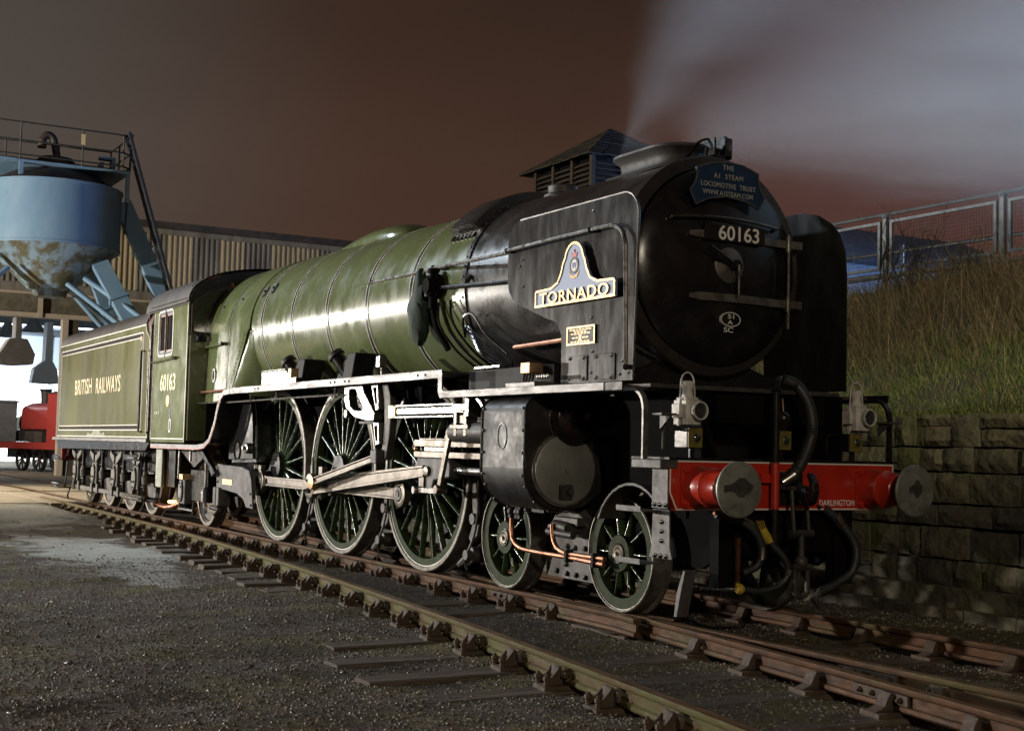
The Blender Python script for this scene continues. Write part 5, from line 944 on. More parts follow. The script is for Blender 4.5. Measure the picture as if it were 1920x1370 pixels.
def oil_lamp(y, lab):
    L = thing("oil_lamp", lab, "lamp", (1.02, y, 1.525), "white lamps over the buffer beam")
    MB().prism(rrect(-.085,.085,-.072,.072,.02,3), 'z', 0, .185).prism(rrect(-.07,.07,-.060,.060,.02,3), 'z', .185, .205).build("lamp_body", LAMPW, L, 30, .004)
    MB().lathe([(.205,.048),(.215,.042),(.27,.038),(.295,.052),(.32,.056),(.322,.050),(.33,.03),(.33,.001)], 'z', (0,0,0), 20).build("lamp_chimney", LAMPW, L, 40)
    MB().lathe([(.05,.052),(.11,.066),(.132,.070),(.142,.070),(.142,.060),(.128,.058)], 'x', (0,.022,.105), 24).build("lens_hood", LAMPW, L, 40)
    MB().lathe([(.120,.060),(.128,.058),(.130,.001)], 'x', (0,.022,.105), 24).build("lamp_glass", LENS, L)
    b = MB()
    for a, c in ((0,0),(.03,.018),(-.03,.018),(.0,.036),(0,-.036),(.03,-.018),(-.03,-.018)): b.lathe([(.130,.013),(.136,.009),(.137,.001)], 'x', (0,.022+a,.105+c), 10)
    b.build("lamp_bulbs", STEEL, L)
    MB().tube([(0,-.07,.20)]+[(0,-.062*math.cos(R(a)),.31+.085*math.sin(R(a))) for a in range(0,181,15)]+[(0,.07,.18)], .0065, 6).build("lamp_handle", LAMPW, L)
    MB().box(-.05,.05,-.110,-.073,.05,.155).box(-.02,.02,-.085,-.073,-.01,.20).build("lamp_socket", LAMPW, L, 0, .005)
oil_lamp(-.925, "white oil lamp above the left end of the red beam, beside the numbered cylinder side")
oil_lamp(.785, "white oil lamp above the right end of the red beam, against the stone wall")
# ================================================================ the tender
ten = thing("locomotive_tender", "long green eight-wheeled tender with cream lettering behind the engine cab", "tender")
tp = [(-20.35,1.335),(-12.98,1.335),(-12.98,2.88)]+[(-13.0,2.98),(-13.08,3.06),(-13.18,3.10),(-13.24,3.16),(-13.28,3.25)]+[(-20.35,3.25)]
for s in (-1, 1):
    td = MB().prism(tp, 'y', s*1.35, s*1.372).build("tender_side", GREENT, ten, 30)
    ctp = [(-1.372,3.25),(-1.355,3.33),(-1.30,3.42),(-1.20,3.49),(-1.05,3.535)]
    MB().loft([[(x, -s*y, z) for y, z in ctp] for x in (-20.35,-20.30,-13.55,-13.28)], closed=False).build("coal_guard", ROOFD, ten, 50)
    if s > 0: continue
    # lining: white-black-white panel, white edge lines
    P = [(-20.22,1.47),(-13.42,1.47)]+arc(-13.50,3.04,.08,0,90,4)+arc(-20.14,3.04,.08,90,180,4)
    P = P[::1]
    MB().ring(P, offset_poly(P,.018), 'y', -1.3735, -1.3765).ring(offset_poly(P,.085), offset_poly(P,.100), 'y', -1.3735, -1.3765).build("panel_lining", WHITEL, td, 0)
    MB().ring(offset_poly(P,.019), offset_poly(P,.084), 'y', -1.373, -1.3752).build("panel_band", mat("dark_panel_band", (.030,.022,.016), .7, spec=.1), td, 0)
    MB().box(-20.35,-12.98,-1.3735,-1.376,1.352,1.368).box(-20.35,-13.30,-1.3735,-1.376,3.222,3.240).build("edge_lining", WHITEL, td, 0)
    E_ = [(-13.012,1.37),(-13.012,2.88),(-13.04,2.965),(-13.10,3.035),(-13.21,3.085),(-13.275,3.15),(-13.305,3.222)]
    MB().prism(E_+[(x-.018,z) for x, z in E_[::-1]], 'y', -1.3735, -1.376).build("edge_lining", WHITEL, td, 0)
    text("tender_lettering", "BRITISH", 1.50, .30, CREAM, td, (-17.98,-1.3745,2.325), SIDE, .003, .008, 1.05); text("tender_lettering", "RAILWAYS", 1.92, .30, CREAM, td, (-15.90,-1.3745,2.310), SIDE, .003, .008, 1.05)
    MB().tube([(-13.34,-1.372,1.45),(-13.34,-1.43,1.45),(-13.34,-1.43,2.79),(-13.34,-1.372,2.79)], .020, 8).build("tender_handrail", BLACK, td)
    MB().tube([(-12.93,-1.40,1.42),(-12.93,-1.40,2.8)], .018, 8).build("front_handrail", STEEL, td)
    MB().prism([(-17.6,1.345),(-15.9,1.345),(-16.1,1.44),(-16.3,1.40),(-16.5,1.50),(-16.62,1.53),(-16.95,1.52),(-17.0,1.42),(-17.25,1.40),(-17.4,1.44)], 'y', -1.3725, -1.3733).build("limescale_stain", mat("limescale", (.30,.30,.24), .7, 0, (.15,.16,.08), 6, .45, .6), td, 0)
    MB().box(-13.62,-13.56,-1.3735,-1.380,2.98,3.06).build("filler_plate", GOLD, td, 0)
MB().box(-20.38,-13.0,-1.349,1.349,1.30,3.24).build("tank", BLACK, ten, 0)
MB().loft([[(x, y, z) for y, z in ((-1.05,3.535),(-.5,3.50+.06*math.sin(x*5)),(0,3.52+.07*math.sin(x*3+1)),(.5,3.5),(1.05,3.535))] for x in np.linspace(-20.3,-13.6,24)], closed=False).build("coal_load", ROOFD, ten, 0)
MB().box(-13.29,-13.25,-1.34,1.34,2.9,3.52).build("coal_bulkhead", mat("brown_bulkhead", (.085,.040,.024), .6), ten, 0)
MB().prism([(-1.35,2.98),(-1.35,3.26),(-1.28,3.40),(-1.22,3.46),(-1.05,3.50),(-1.05,2.98)], 'x', -13.28, -12.99).build("bulkhead_wing", bpy.data.materials["brown_bulkhead"], ten, 30)
MB().box(-20.62,-12.86,-1.42,1.42,1.275,1.333).build("soleplate", VAL, ten, 0, .004); MB().prism([(-20.5,1.27),(-12.9,1.27),(-13.1,1.14),(-20.2,1.10)], 'y', -1.36, -1.2).build("sole_angle", BLACK, ten, 0)
TWX = (-19.52,-17.83,-16.14,-14.62)
MB().box(-20.40,-12.9,-1.02,-.99,.78,1.27).build("frame_plate", BLACK, ten, 0); MB().box(-20.40,-12.9,.99,1.02,.60,1.27).build("frame_plate", BLACK, ten, 0)
for x in TWX:
    for s in (-1, 1):
        o = put("tender_wheel", D2, ten, (x, s*.82, .635), (0,0,0 if s < 0 else math.pi)); put("tyre", T2, o)
    MB().tube([(x,-1.0,.635),(x,.9,.635)], .085, 12).build("axle", GRIME, ten)
    MB().box(x-.34,x-.16,-1.06,-1.0,.30,.95).build("horn_plate", BLACK, ten, 0, .006); MB().box(x+.16,x+.34,-1.06,-1.0,.30,.95).build("horn_plate", BLACK, ten, 0, .006)
    ab = MB().box(x-.17,x+.17,-1.13,-.98,.44,.86).build("axlebox", GRIME, ten, 0, .012)
    MB().prism([(x-.02+.125*math.cos(q), .63+.20*math.sin(q)) for q in np.linspace(0,6.283,25)[:-1]], 'y', -1.165, -1.13).build("axlebox_cover", DUSTYG, ab, 0, .01)
    b = MB()
    for a, c in ((-.02,.15),(-.08,-.05),(.05,-.05),(-.02,-.15)): b.sphere((x+a,-1.168,.63+c), .020, 6, 4)
    b.build("cover_bolts", BLACK, ab)
    MB().prism([(x-.42,1.13),(x-.36,1.15),(x-.36,1.08),(x+.0,.98),(x+.36,1.08),(x+.36,1.15),(x+.42,1.13),(x+.42,1.0),(x+.10,.86),(x-.10,.86),(x-.42,1.0)], 'y', -1.13, -1.07).build("spring_hanger", DUSTYG, ten, 0, .008)
    MB().box(x-.02,x+.02,-1.15,-1.13,.86,1.0).build("hanger_rib", BLACK, ten, 0)
    b = MB()
    for i in range(6): b.box(x-.58+.08*i,x+.58-.08*i,-1.05,-1.0,1.12-.03*i,1.145-.03*i)
    b.build("leaf_spring", GRIME, ten, 0)
    MB().tube(spline([(x+.48,-1.10,1.10),(x+.52,-1.10,.95),(x+.50,-1.10,.60)],4), .018, 6).build("brake_pipe", GRIME, ten)
    MB().lathe([(.55,.06),(.68,.07),(.70,.05),(.76,.045)], 'z', (x+.60,-1.10,0), 10).build("brake_cylinder", GRIME, ten)
    b = MB()
    for z in (.50,.66,.82): b.tube([(x+.20,-1.07,z),(x+.40,-1.07,z)], .012, 6)
    b.build("frame_stays", DUSTYG, ten)
MB().box(-20.05,-14.1,-1.10,-1.06,.275,.355).build("tie_bar", DUSTY, ten, 0, .006)
for x in TWX: MB().box(x-.30,x-.18,-1.13,-1.04,.26,.44).build("tie_block", DUSTY, ten, 0, .006); MB().box(x+.18,x+.30,-1.13,-1.04,.26,.44).build("tie_block", DUSTY, ten, 0, .006)
for xa, xb, z in ((-20.5,-19.75,.86),(-20.5,-19.75,.28),(-14.35,-13.4,.96),(-14.35,-13.0,.30)):
    MB().box(xa,xb,-1.42,-1.16,z,z+.015).box(xa,xb,-1.42,-1.405,z+.015,z+.10).build("footstep", BLACK, ten, 0, .004); MB().tube([(xa+.1,-1.16,z),(xa+.1,-1.10,1.2)], .02, 6).build("step_hanger", BLACK, ten)
    MB().tube([(xa+.5,-1.43,z+.05),(xa+.5,-1.46,z+.05),(xb,-1.46,z+.05),(xb,-1.42,z+.05)], .010, 6).build("step_edge", VAL, ten)
MB().tube([(-20.4,-.9,1.06),(-20.85,-.9,1.06)], .10, 14).lathe([(-20.95,.001),(-20.95,.22),(-20.90,.22),(-20.87,.08)], 'x', (0,-.9,1.06), 24).build("tender_buffer", DUSTYG, ten)
MB().box(-20.46,-20.39,-1.25,1.25,.86,1.27).build("tender_buffer_beam", RED, ten, 0); MB().tube(spline([(-20.1,-1.1,.30),(-20.12,-1.15,.12),(-20.05,-1.15,.05)],4), .018, 6).build("guard_iron", BLACK, ten)
MB().box(-12.95,-12.66,-1.2,1.2,.55,1.25).build("drag_plate", BLACK, ten, 0)
# ================================================================ coal and ash hopper on splayed legs
HX, HY = -28.0, -.25
hop = thing("ash_hopper", "tall weathered blue conical hopper on splayed girder legs with a railed top platform", "hopper", (HX, HY, -.03))
def H(o): return o
dr = MB().lathe([(6.33,1.74),(6.30,1.77),(6.36,1.77),(6.37,1.75),(7.90,1.75),(7.90,1.78),(7.95,1.78),(7.96,1.72)], 'z', (0,0,.03), 64).build("hopper_drum", BLUE, hop, 30)
MB().lathe([(6.335,1.745),(5.30,.62),(5.24,.60),(5.20,.45),(5.05,.42),(5.05,.001)], 'z', (0,0,.03), 64).build("hopper_cone", BLUER, hop, 30)
MB().lathe([(7.95,1.74),(8.56,.62),(8.60,.60),(8.62,.50),(8.70,.50),(8.71,.44),(8.78,.44),(8.78,.001)], 'z', (0,0,.03), 48).build("hopper_roof", ROOFD, hop, 30)
MB().prism([(-.55,-.02),(.48,-.10),(.47,-.42),(-.10,-.36),(-.5,-.30)], 'x', 0, .01).build("bracket", BLUE, hop) if False else None
pf = MB().box(-1.2,1.2,-1.15,1.72,8.40,8.47).build("platform", BLUE, hop, 0, .01)
for y in (-1.1, 1.62): MB().box(-1.15,-1.05,y,y+.1,7.9,8.40).box(1.05,1.15,y,y+.1,7.65,8.40).build("platform_post", BLUE, hop, 0)
def railing(pts, z0, zs, parent, m, posts):
    for z in zs: MB().tube([(x, y, z) for x, y in pts], .024, 6).build("guard_rail", m, parent)
    for x, y in posts: MB().tube([(x, y, z0), (x, y, zs[-1])], .024, 6).build("rail_post", m, parent)
railing([(1.2,-2.6),(1.2,-1.15),(1.2,1.3),(1.15,1.55),(.95,1.72),(-1.2,1.72),(-1.2,-1.15),(-1.2,-2.6)], 8.45, (8.58,8.95,9.42), hop, FENCE, [(1.2,-2.5),(1.2,-1.1),(1.2,.45),(1.15,1.52),(-.2,1.72),(-1.2,1.72),(-1.2,.3),(-1.2,-1.1),(-1.2,-2.5)])
MB().box(-1.2,1.2,-2.7,-1.16,8.40,8.47).build("walkway", BLUE, hop, 0); MB().box(1.225,1.235,.40,.50,9.02,9.30).build("small_sign", CREAM, hop, 0)
MB().tube(spline([(0,.05,8.75),(0,-.02,9.1),(0,-.10,9.36),(0,-.25,9.42),(0,-.36,9.28),(0,-.36,9.12)], 5), [.10]*20+[.11]*6, 10).lathe([(9.06,.12),(9.13,.12)], 'z', (0,-.37,0), 10).build("gooseneck_vent", ROOFD, hop)
MB().box(.5,.8,1.0,1.1,8.47,8.72).box(.5,.8,1.3,1.4,8.47,8.80).box(.5,.8,1.0,1.4,8.80,8.88).build("valve_gear_box", BLUE, hop, 0, .01)
for (ax, ay, az), (bx, by, bz), w in (((.35,1.72,7.75),(.75,5.35,0),.46), ((1.05,1.05,5.95),(4.4,3.6,0),.44), ((-1.0,1.3,6.0),(-3.2,4.2,0),.32), ((.55,-1.62,5.9),(3.0,-6.0,0),.36), ((-1.0,-1.4,6.0),(-3.2,-4.4,0),.34)):
    lg = MB().beam((ax,ay,az), (bx,by,bz), w, .22, (1,0,0)).build("girder_leg", BLUE, hop, 0, .01)
    a, b_ = Vector((ax,ay,az)), Vector((bx,by,bz)); p = a.lerp(b_, .16); d = (b_-a).normalized()
    MB().beam(p-d*.03, p+d*.03, w+.10, .30, (1,0,0)).build("leg_flange", BLUE, lg, 0, .006); MB().box(bx-.35,bx+.35,by-.35,by+.35,-.02,.05).build("base_plate", BLUE, lg, 0)
for a, b_ in (((.9,.7,5.55),(3.2,3.0,3.6)), ((.7,.3,5.4),(2.2,2.9,3.2)), ((-.6,.6,5.4),(-.8,3.3,2.6)), ((.8,-1.2,5.7),(2.0,-4.6,2.4)), ((.2,.5,5.3),(.3,2.7,3.4))):
    MB().tube([a, b_], .07, 10).build("tie_strut", BLUE, hop)
ld = MB().beam((1.30,1.62,9.5),(1.7,3.35,3.6), .07, .09, (1,0,0)).beam((.90,1.62,9.5),(1.3,3.35,3.6), .07, .09, (1,0,0)); 
for i in range(20):
    t = i/20; ld.tube([(1.3+.4*t,1.64+1.73*t,9.4-5.9*t),(.9+.4*t,1.64+1.73*t,9.4-5.9*t)], .014, 5)
ld.tube([(1.10,1.75,9.5),(1.05,1.65,6.8)], .03)
ld.build("ladder", mat("dark_blue_ladder", (.025,.035,.055), .5), hop)
# ================================================================ engine shed
SX = -40.0
shed = thing("engine_shed", "large clad engine shed with cream and grey sheets above a bright open doorway", "shed", (SX, 4, 0))
shed.location = (0,0,0)
def sheet(x, y0, y1, z0, z1, m, parent):
    n = 5; w = (y1-y0)/n; prof = []
    for i in range(n):
        a = y0+i*w; prof += [(x, a), (x, a+w*.50), (x+.055, a+w*.60), (x+.055, a+w*.90)]
    prof.append((x, y1))
    return MB().loft([[(px, py, z0) for px, py in prof], [(px, py, z1) for px, py in prof]], closed=False).build("cladding_sheet", m, parent, smooth=0)
y = -14.0; i = 0
pat = [1,0,1,0,0,1,0,1,1,0,1,0]
while y < 22:
    sheet(SX, y, y+.98, 6.72, 9.05, (CLADC, CLADG)[pat[(i+3) % 12]], shed)
    if y > 5.2 or y < -11.5: sheet(SX, y, y+.98, 0.6, 5.5, (CLADC, CLADG)[pat[(i+3) % 12]], shed)
    y += 1.0; i += 1
MB().box(SX-.5,SX+.22,-15,23,9.06,9.32).build("roof_verge", ROOFD, shed, 0); MB().box(SX+.06,SX+.12,-14.5,22.5,8.86,9.055).build("fascia_board", CLADG, shed, 0)
MB().box(SX-.3,SX+.16,-14.5,22.5,5.50,5.66).build("door_beam", mat("pale_beam_paint", (.36,.31,.25), .6), shed, 0); MB().box(SX-.3,SX+.02,-14.5,22.5,5.665,6.30).build("lintel_band", mat("dirty_lintel", (.075,.068,.050), .75, 0, (.13,.115,.08), 3), shed, 0)
MB().box(SX-.2,SX+.10,-14.5,22.5,6.305,6.40).build("lintel_rail", bpy.data.materials["pale_beam_paint"], shed, 0); MB().box(SX-.05,SX+.03,-14.5,22.5,6.402,6.70).build("lintel_board", CLADG, shed, 0)
for yy in (1.62, -8, -13): MB().box(SX+.16,SX+.24,yy-.08,yy+.08,5.5,6.9).build("door_post", bpy.data.materials["pale_beam_paint"], shed, 0)
for ya, yb in ((2.42,2.62),(5.0,5.2),(-11.5,-11.2)): MB().box(SX-.3,SX+.1,ya,yb,-.02,5.50).build("door_column", bpy.data.materials["pale_beam_paint"], shed, 0)
MB().box(SX-.28,SX-.02,2.64,3.0,-.02,5.49).build("door_leaf", HUTW, shed, 0)
MB().box(SX-.25,SX-.05,3.9,4.98,-.02,5.49).build("door_leaf", HUTW, shed, 0)
MB().box(-76,-75.7,-40,30,-.02,9).build("rear_wall", SHEDW, shed, 0); MB().box(-75.7,-40.4,12,12.3,-.02,9).build("side_wall", SHEDW, shed, 0); MB().box(-75.7,-40.4,-40,30,9.0,9.3).build("shed_roof", SHEDB, shed, 0)
for x in (-46,-54,-62,-70):
    MB().box(x-.12,x+.12,-16,11.9,7.0,7.4).build("roof_truss", SHEDB, shed, 0)
    MB().box(x-.15,x+.15,7.5,7.8,-.02,7).build("steel_column", SHEDB, shed, 0)
MB().box(-75.6,-75.4,-20,11,5.4,8.9).build("rear_panel", SHEDB, shed, 0)
for x, y, lab in ((-58,2.9,'lit white strip lamp under the shed roof, left of the smoke hood stem'),(-58,6.7,'lit white strip lamp under the shed roof, right of the smoke hood stem')):
    t = thing("strip_lamp", lab, "strip lamp", (x, y, 6.6), "strip lamps inside the shed")
    MB().box(-.08,.08,-1.35,1.35,0,.06).build("tube", STRIP, t, 0); MB().box(-.12,.12,-1.35,1.35,.062,.12).build("lamp_housing", SHEDB, t, 0); MB().box(-.02,.02,-.02,.02,.122,.5).build("hanger", SHEDB, t, 0)
hd_ = thing("smoke_hood", "large dark angular smoke hood hanging in the shed doorway", "smoke hood", (-40.9, 1.05, 3.85))
MB().prism([(-.57,.0),(-.22,-.02),(.0,-.02),(.55,.04),(.60,.40),(.32,.92),(.12,.93),(.12,1.70),(-.10,1.70),(-.10,.93),(-.28,.92),(-.62,.36)], 'x', -.35, .35).build("hood_casing", HOOD, hd_, 0, .02)
h2 = thing("smoke_hood", "pale blue-grey smoke hood farther back inside the shed", "smoke hood", (-50, 3.68, 3.58))
MB().prism([(-.55,.0),(.55,.0),(.50,.55),(.28,.95),(.25,2.6),(-.0,2.6),(-.03,.95),(-.45,.60)], 'x', -.4, .4).build("hood_casing", SHEDB, h2, 0, .02)
for x, y, lab in ((-54,2.78,"small dark conical lamp shade hanging left inside the shed"), (-54,3.9,"small dark conical lamp shade hanging beside the strip lamps")):
    t = thing("pendant_lamp", lab, "lamp shade", (x, y, 5.75 if y < 3 else 6.05)); MB().lathe([(0,.55),(.35,.28),(.6,.16),(.62,.001)], 'z', (0,0,0), 18).build("shade", SHEDB, t); MB().tube([(0,0,.6),(0,0,1.6)], .03).build("stem", SHEDB, t)
# the red tank engine in the doorway
rl = thing("tank_engine", "small red saddle tank engine with black chimney standing in the shed doorway", "tank engine", (-45.2, 3.75, 0)); rl.rotation_euler = (0,0,R(197))
MB().box(-2.0,3.6,-1.1,1.1,.85,1.12).build("footplate", REDLO, rl, 0, .01)
cbm = MB().box(-1.75,-.45,-1.05,-1.0,1.12,2.1).box(-1.75,-1.45,-1.05,-1.0,2.1,3.0).box(-.62,-.45,-1.05,-1.0,2.1,3.0).box(-1.75,-.45,-1.05,-1.0,2.82,3.0).box(-1.75,-.45,1.0,1.05,1.12,3.0).box(-.47,-.42,-1.0,1.0,1.12,3.0)
cbm.build("cab", REDLO, rl, 0); MB().prism([(-1.1,3.0),(-.6,3.12),(0,3.16),(.6,3.12),(1.1,3.0)], 'x', -1.9, -.3).build("cab_roof", ROOFD, rl, 30)
MB().prism([(-.85,1.62),(-.85,2.35)]+[(-.85*math.cos(R(a)),2.35+.35*math.sin(R(a))) for a in range(15,166,15)]+[(.85,2.35),(.85,1.62)], 'x', -.40, 2.05).build("saddle_tank", REDLO, rl, 30, .03)
MB().lathe([(-.3,.55),(2.8,.55),(2.82,.50),(2.9,.001)], 'x', (0,0,1.85), 24).build("smokebox", ROOFD, rl); MB().lathe([(2.3,.20),(2.72,.17),(3.15,.20),(3.2,.26),(3.24,.26),(3.24,.001)], 'z', (1.75,0,0), 18).build("chimney", ROOFD, rl)
MB().box(.2,1.6,-.9,.9,1.13,1.55).box(2.2,3.0,-.8,.8,1.13,1.6).build("under_tank_gear", ROOFD, rl, 0); MB().box(.55,1.0,-.862,-.85,2.0,2.13).build("tank_plate", BLACK, rl, 0)
for x in (-.9,.6,2.0):
    W0 = MB().lathe([(.08,.42),(0,.42),(0,.48),(.10,.48),(.13,.51),(.14,.51)], 'y', (0,0,0), 28).lathe([(.02,.001),(.02,.10),(.08,.10)], 'y', (0,0,0), 12)
    for k in range(9): a = k*6.283/9; W0.beam((.08*math.cos(a),.05,.08*math.sin(a)), (.43*math.cos(a),.05,.43*math.sin(a)), .05, .05, (0,1,0))
    W0.build("wheel", GRIME, rl, 30, loc=(x,-.80,.48)); W0.build("wheel", GRIME, rl, 30, loc=(x,.80,.48), rot=(0,0,math.pi))
MB().box(-1.8,3.4,-.7,.7,.5,.85).build("frame", BLACK, rl, 0)
gw = thing("coal_wagon", "plain grey wagon end at the left edge of the shed doorway", "wagon", (-49.5, 1.0, 0))
MB().box(-2.5,2.5,-1.2,1.2,1.1,2.65).box(-2.55,2.55,-1.25,1.25,2.65,2.75).build("wagon_body", GREYW, gw, 0, .02); MB().box(-2.6,2.6,-1.2,1.2,.85,1.1).build("wagon_frame", REDLO, gw, 0)
for x in (-1.4,1.4):
    MB().lathe([(.1,.05),(0,.05),(0,.46),(.12,.46)], 'y', (x,-.8,.46), 24).build("wheel", GRIME, gw); MB().box(x-.15,x+.15,-1.05,-.9,.35,.8).build("axlebox", GRIME, gw, 0)
# ================================================================ retaining wall
wall = thing("retaining_wall", "rough mossy sandstone retaining wall below the grass bank", "stone wall", (0, 3.0, 0)); wall.location = (0,0,0)
MB().box(-40,9,3.10,3.35,-.35,1.62).build("wall_core", MORTAR, wall, 0)
def stone(x0, x1, z0, z1, y0, depth, name="stone", nx=4, nz=3, rough=.060):
    mx_ = random.choice(STONES); vs = []; g_ = .006
    gr = []
    for j in range(nz+3):
        row = []
        for i in range(nx+3):
            u = min(1, max(0, (i-1)/nx+ (0 if 0 < i < nx+2 else 0))); v = min(1, max(0, (j-1)/nz))
            edge = i in (0, nx+2) or j in (0, nz+2); brd = i in (1, nx+1) or j in (1, nz+1)
            x = x0+g_+(x1-x0-2*g_)*u; z = z0+g_+(z1-z0-2*g_)*v
            if not edge: x += (random.random()-.5)*.018; z += (random.random()-.5)*.014
            yy = y0+depth if edge else (y0+.012+.012*random.random() if brd else y0-rough*.8*(random.random()-.2))
            row.append((x, yy, z))
        gr.append(row)
    return MB().loft(gr, closed=False).build(name, mx_, wall, smooth=24)
zc = .10; rowi = 0
for h in (.26,.31,.22,.30,.24,.32):
    x = -7.5+random.random()*.3
    far = False
    while x < 4.6:
        w = random.uniform(.26,.66); z1 = zc+h
        if random.random() < .16 and h > .25:
            k = random.uniform(.42,.6); stone(x, x+w, zc, zc+h*k, 2.99+.02*random.random(), .14); stone(x, x+w, zc+h*k, z1, 2.99+.02*random.random(), .14)
        else: stone(x, x+w, zc, z1-.02*random.random(), 2.965+.045*random.random(), .16)
        x += w
    zc += h; rowi += 1
x = -8.0
while x < 4.8:
    w = random.uniform(.9,1.5); stone(x, x+w, -.08, .11, 2.83, .2, "plinth_stone", 4, 1, .012); x += w
x = -7.6
while x < 4.8:
    w = random.uniform(.5,.8); stone(x, x+w, -.24, -.07, 2.70, .2, "footing_stone", 3, 1, .02); x += w
MB().box(-40,-7.6,3.0,3.1,-.3,1.7).build("wall_face_beyond", STONES[1], wall, 0)
# ================================================================ bank, grass, shrubs
def bank_z(y, x): return np.interp(y, [3.05,3.3,4.5,5.6,6.3,7.2,9,14], [1.66,1.74,2.32,3.12,3.58,3.70,3.72,3.72])+.05*np.sin(x*1.7+y*2)+.03*np.sin(x*4.1-y*3)
bx = np.concatenate([[-60,-30,-18], np.linspace(-12,5,70), [9,20]]); by = np.concatenate([np.linspace(3.02,7.2,30), [9,12,16,30]])
BX, BY = np.meshgrid(bx, by, indexing='ij'); BZ = bank_z(BY, BX); ii = np.arange(BX.size).reshape(BX.shape)
g = MB(); g.v = [tuple(p) for p in np.stack([BX.ravel(), BY.ravel(), BZ.ravel()], 1).tolist()]; g.f = [tuple(q) for q in np.stack([ii[:-1,:-1], ii[1:,:-1], ii[1:,1:], ii[:-1,1:]], -1).reshape(-1,4).tolist()]
kind(g.build("grass_bank", SOIL, smooth=180), 'structure')
def blades(name, n, m, ylo, yhi, hlo, hhi, w, lean, xlo=-8, xhi=3.2, dens=None):
    xs = xlo+(xhi-xlo)*rng.random(n); ys = ylo+(yhi-ylo)*rng.random(n)
    if dens is not None: k = rng.random(n) < dens(xs, ys); xs, ys = xs[k], ys[k]; n = len(xs)
    zs = bank_z(ys, xs)-.02; h = hlo+(hhi-hlo)*rng.random(n)**1.6; a = rng.random(n)*6.28; ln = lean*rng.random(n)**.8
    dx_ = np.cos(a)*ln; dy_ = np.sin(a)*ln-.25*lean; b = rng.random(n)*6.28; wx = np.cos(b)*w*(.6+.8*rng.random(n)); wy = np.sin(b)*w*.6
    V = np.zeros((n, 5, 3))
    V[:,0] = np.stack([xs-wx, ys-wy, zs],-1); V[:,1] = np.stack([xs+wx, ys+wy, zs],-1)
    V[:,2] = np.stack([xs+dx_*h*.45-wx*.7, ys+dy_*h*.45-wy*.7, zs+h*.62],-1); V[:,3] = np.stack([xs+dx_*h*.45+wx*.7, ys+dy_*h*.45+wy*.7, zs+h*.62],-1)
    V[:,4] = np.stack([xs+dx_*h*1.25, ys+dy_*h*1.25, zs+h*(1-.42*ln**2)],-1)
    o = np.arange(n)[:,None]*5; T = np.concatenate([o+np.array([0,1,3]), o+np.array([0,3,2]), o+np.array([2,3,4])], 1).reshape(-1,3)
    me = bpy.data.meshes.new(name); me.vertices.add(n*5); me.vertices.foreach_set('co', V.ravel()); me.loops.add(len(T)*3); me.loops.foreach_set('vertex_index', T.ravel().astype(np.int32))
    me.polygons.add(len(T)); me.polygons.foreach_set('loop_start', np.arange(0, len(T)*3, 3, dtype=np.int32)); me.materials.append(m); me.update(); me.validate()
    return kind(put(name, me), 'stuff')
clump = lambda x, y: .25+.75*(np.sin(x*2.3+y*1.7)*np.sin(x*.9-y*2.9+1)*.5+.5)
blades("green_grass", 80000, GRASS, 3.05, 5.0, .03, .13, .0050, 1.1, dens=clump)
blades("green_grass", 14000, GRASS, 4.3, 6.6, .08, .28, .005, .8, dens=lambda x, y: clump(x, y)*.6)
blades("dry_grass", 52000, STRAW, 4.15, 6.45, .16, .52, .0040, 1.25, dens=lambda x, y: clump(x*1.3+2, y)*np.clip((y-4.45)/.7, .02, 1))
blades("dry_grass", 1800, STRAW, 3.3, 5.0, .15, .50, .0035, 1.3)
blades("dry_grass", 1300, STRAW, 4.4, 6.5, .45, 1.10, .0045, 1.2)
def shrub(loc, lab, h, n, spread, seed):
    rs = random.Random(seed); t = thing("bare_shrub", lab, "shrub", loc); tw = MB(); st = MB()
    def grow(mb, p, d, L, r, lvl):
        pts = [p]
        for i in range(4): d = (d+Vector((rs.uniform(-.22,.22), rs.uniform(-.22,.22), rs.uniform(-.1,.15)))).normalized(); pts.append(pts[-1]+d*L/4)
        mb.tube(pts, [r,r*.85,r*.7,r*.55,r*.35], 5 if lvl == 0 else 3)
        if lvl < 2:
            for k in range(rs.randint(4,6)): q = pts[rs.randint(1,4)]; grow(tw, q, (d+Vector((rs.uniform(-1,1), rs.uniform(-1,1), rs.uniform(-.2,.8)))).normalized(), L*rs.uniform(.28,.5), r*.45, lvl+1)
    for i in range(n): grow(st, Vector((rs.uniform(-.1,.1), rs.uniform(-.1,.1), -.1)), Vector((rs.uniform(-spread,spread), rs.uniform(-spread,spread)*.5, 1)).normalized(), h*rs.uniform(.6,1), .012, 0)
    st.build("stem", TWIG, t); tw.build("twigs", TWIG, t)
shrub((-3.55,6.1,3.45), "spreading bare shrub on the bank crest between the first two fence posts", 1.15, 8, .65, 3)
shrub((-2.72,6.2,3.5), "small upright bare shrub just left of the right-hand fence post", .75, 5, .22, 5)
shrub((-4.15,6.25,3.55), "low bare shrub tangled round the left fence post", .8, 6, .5, 8)
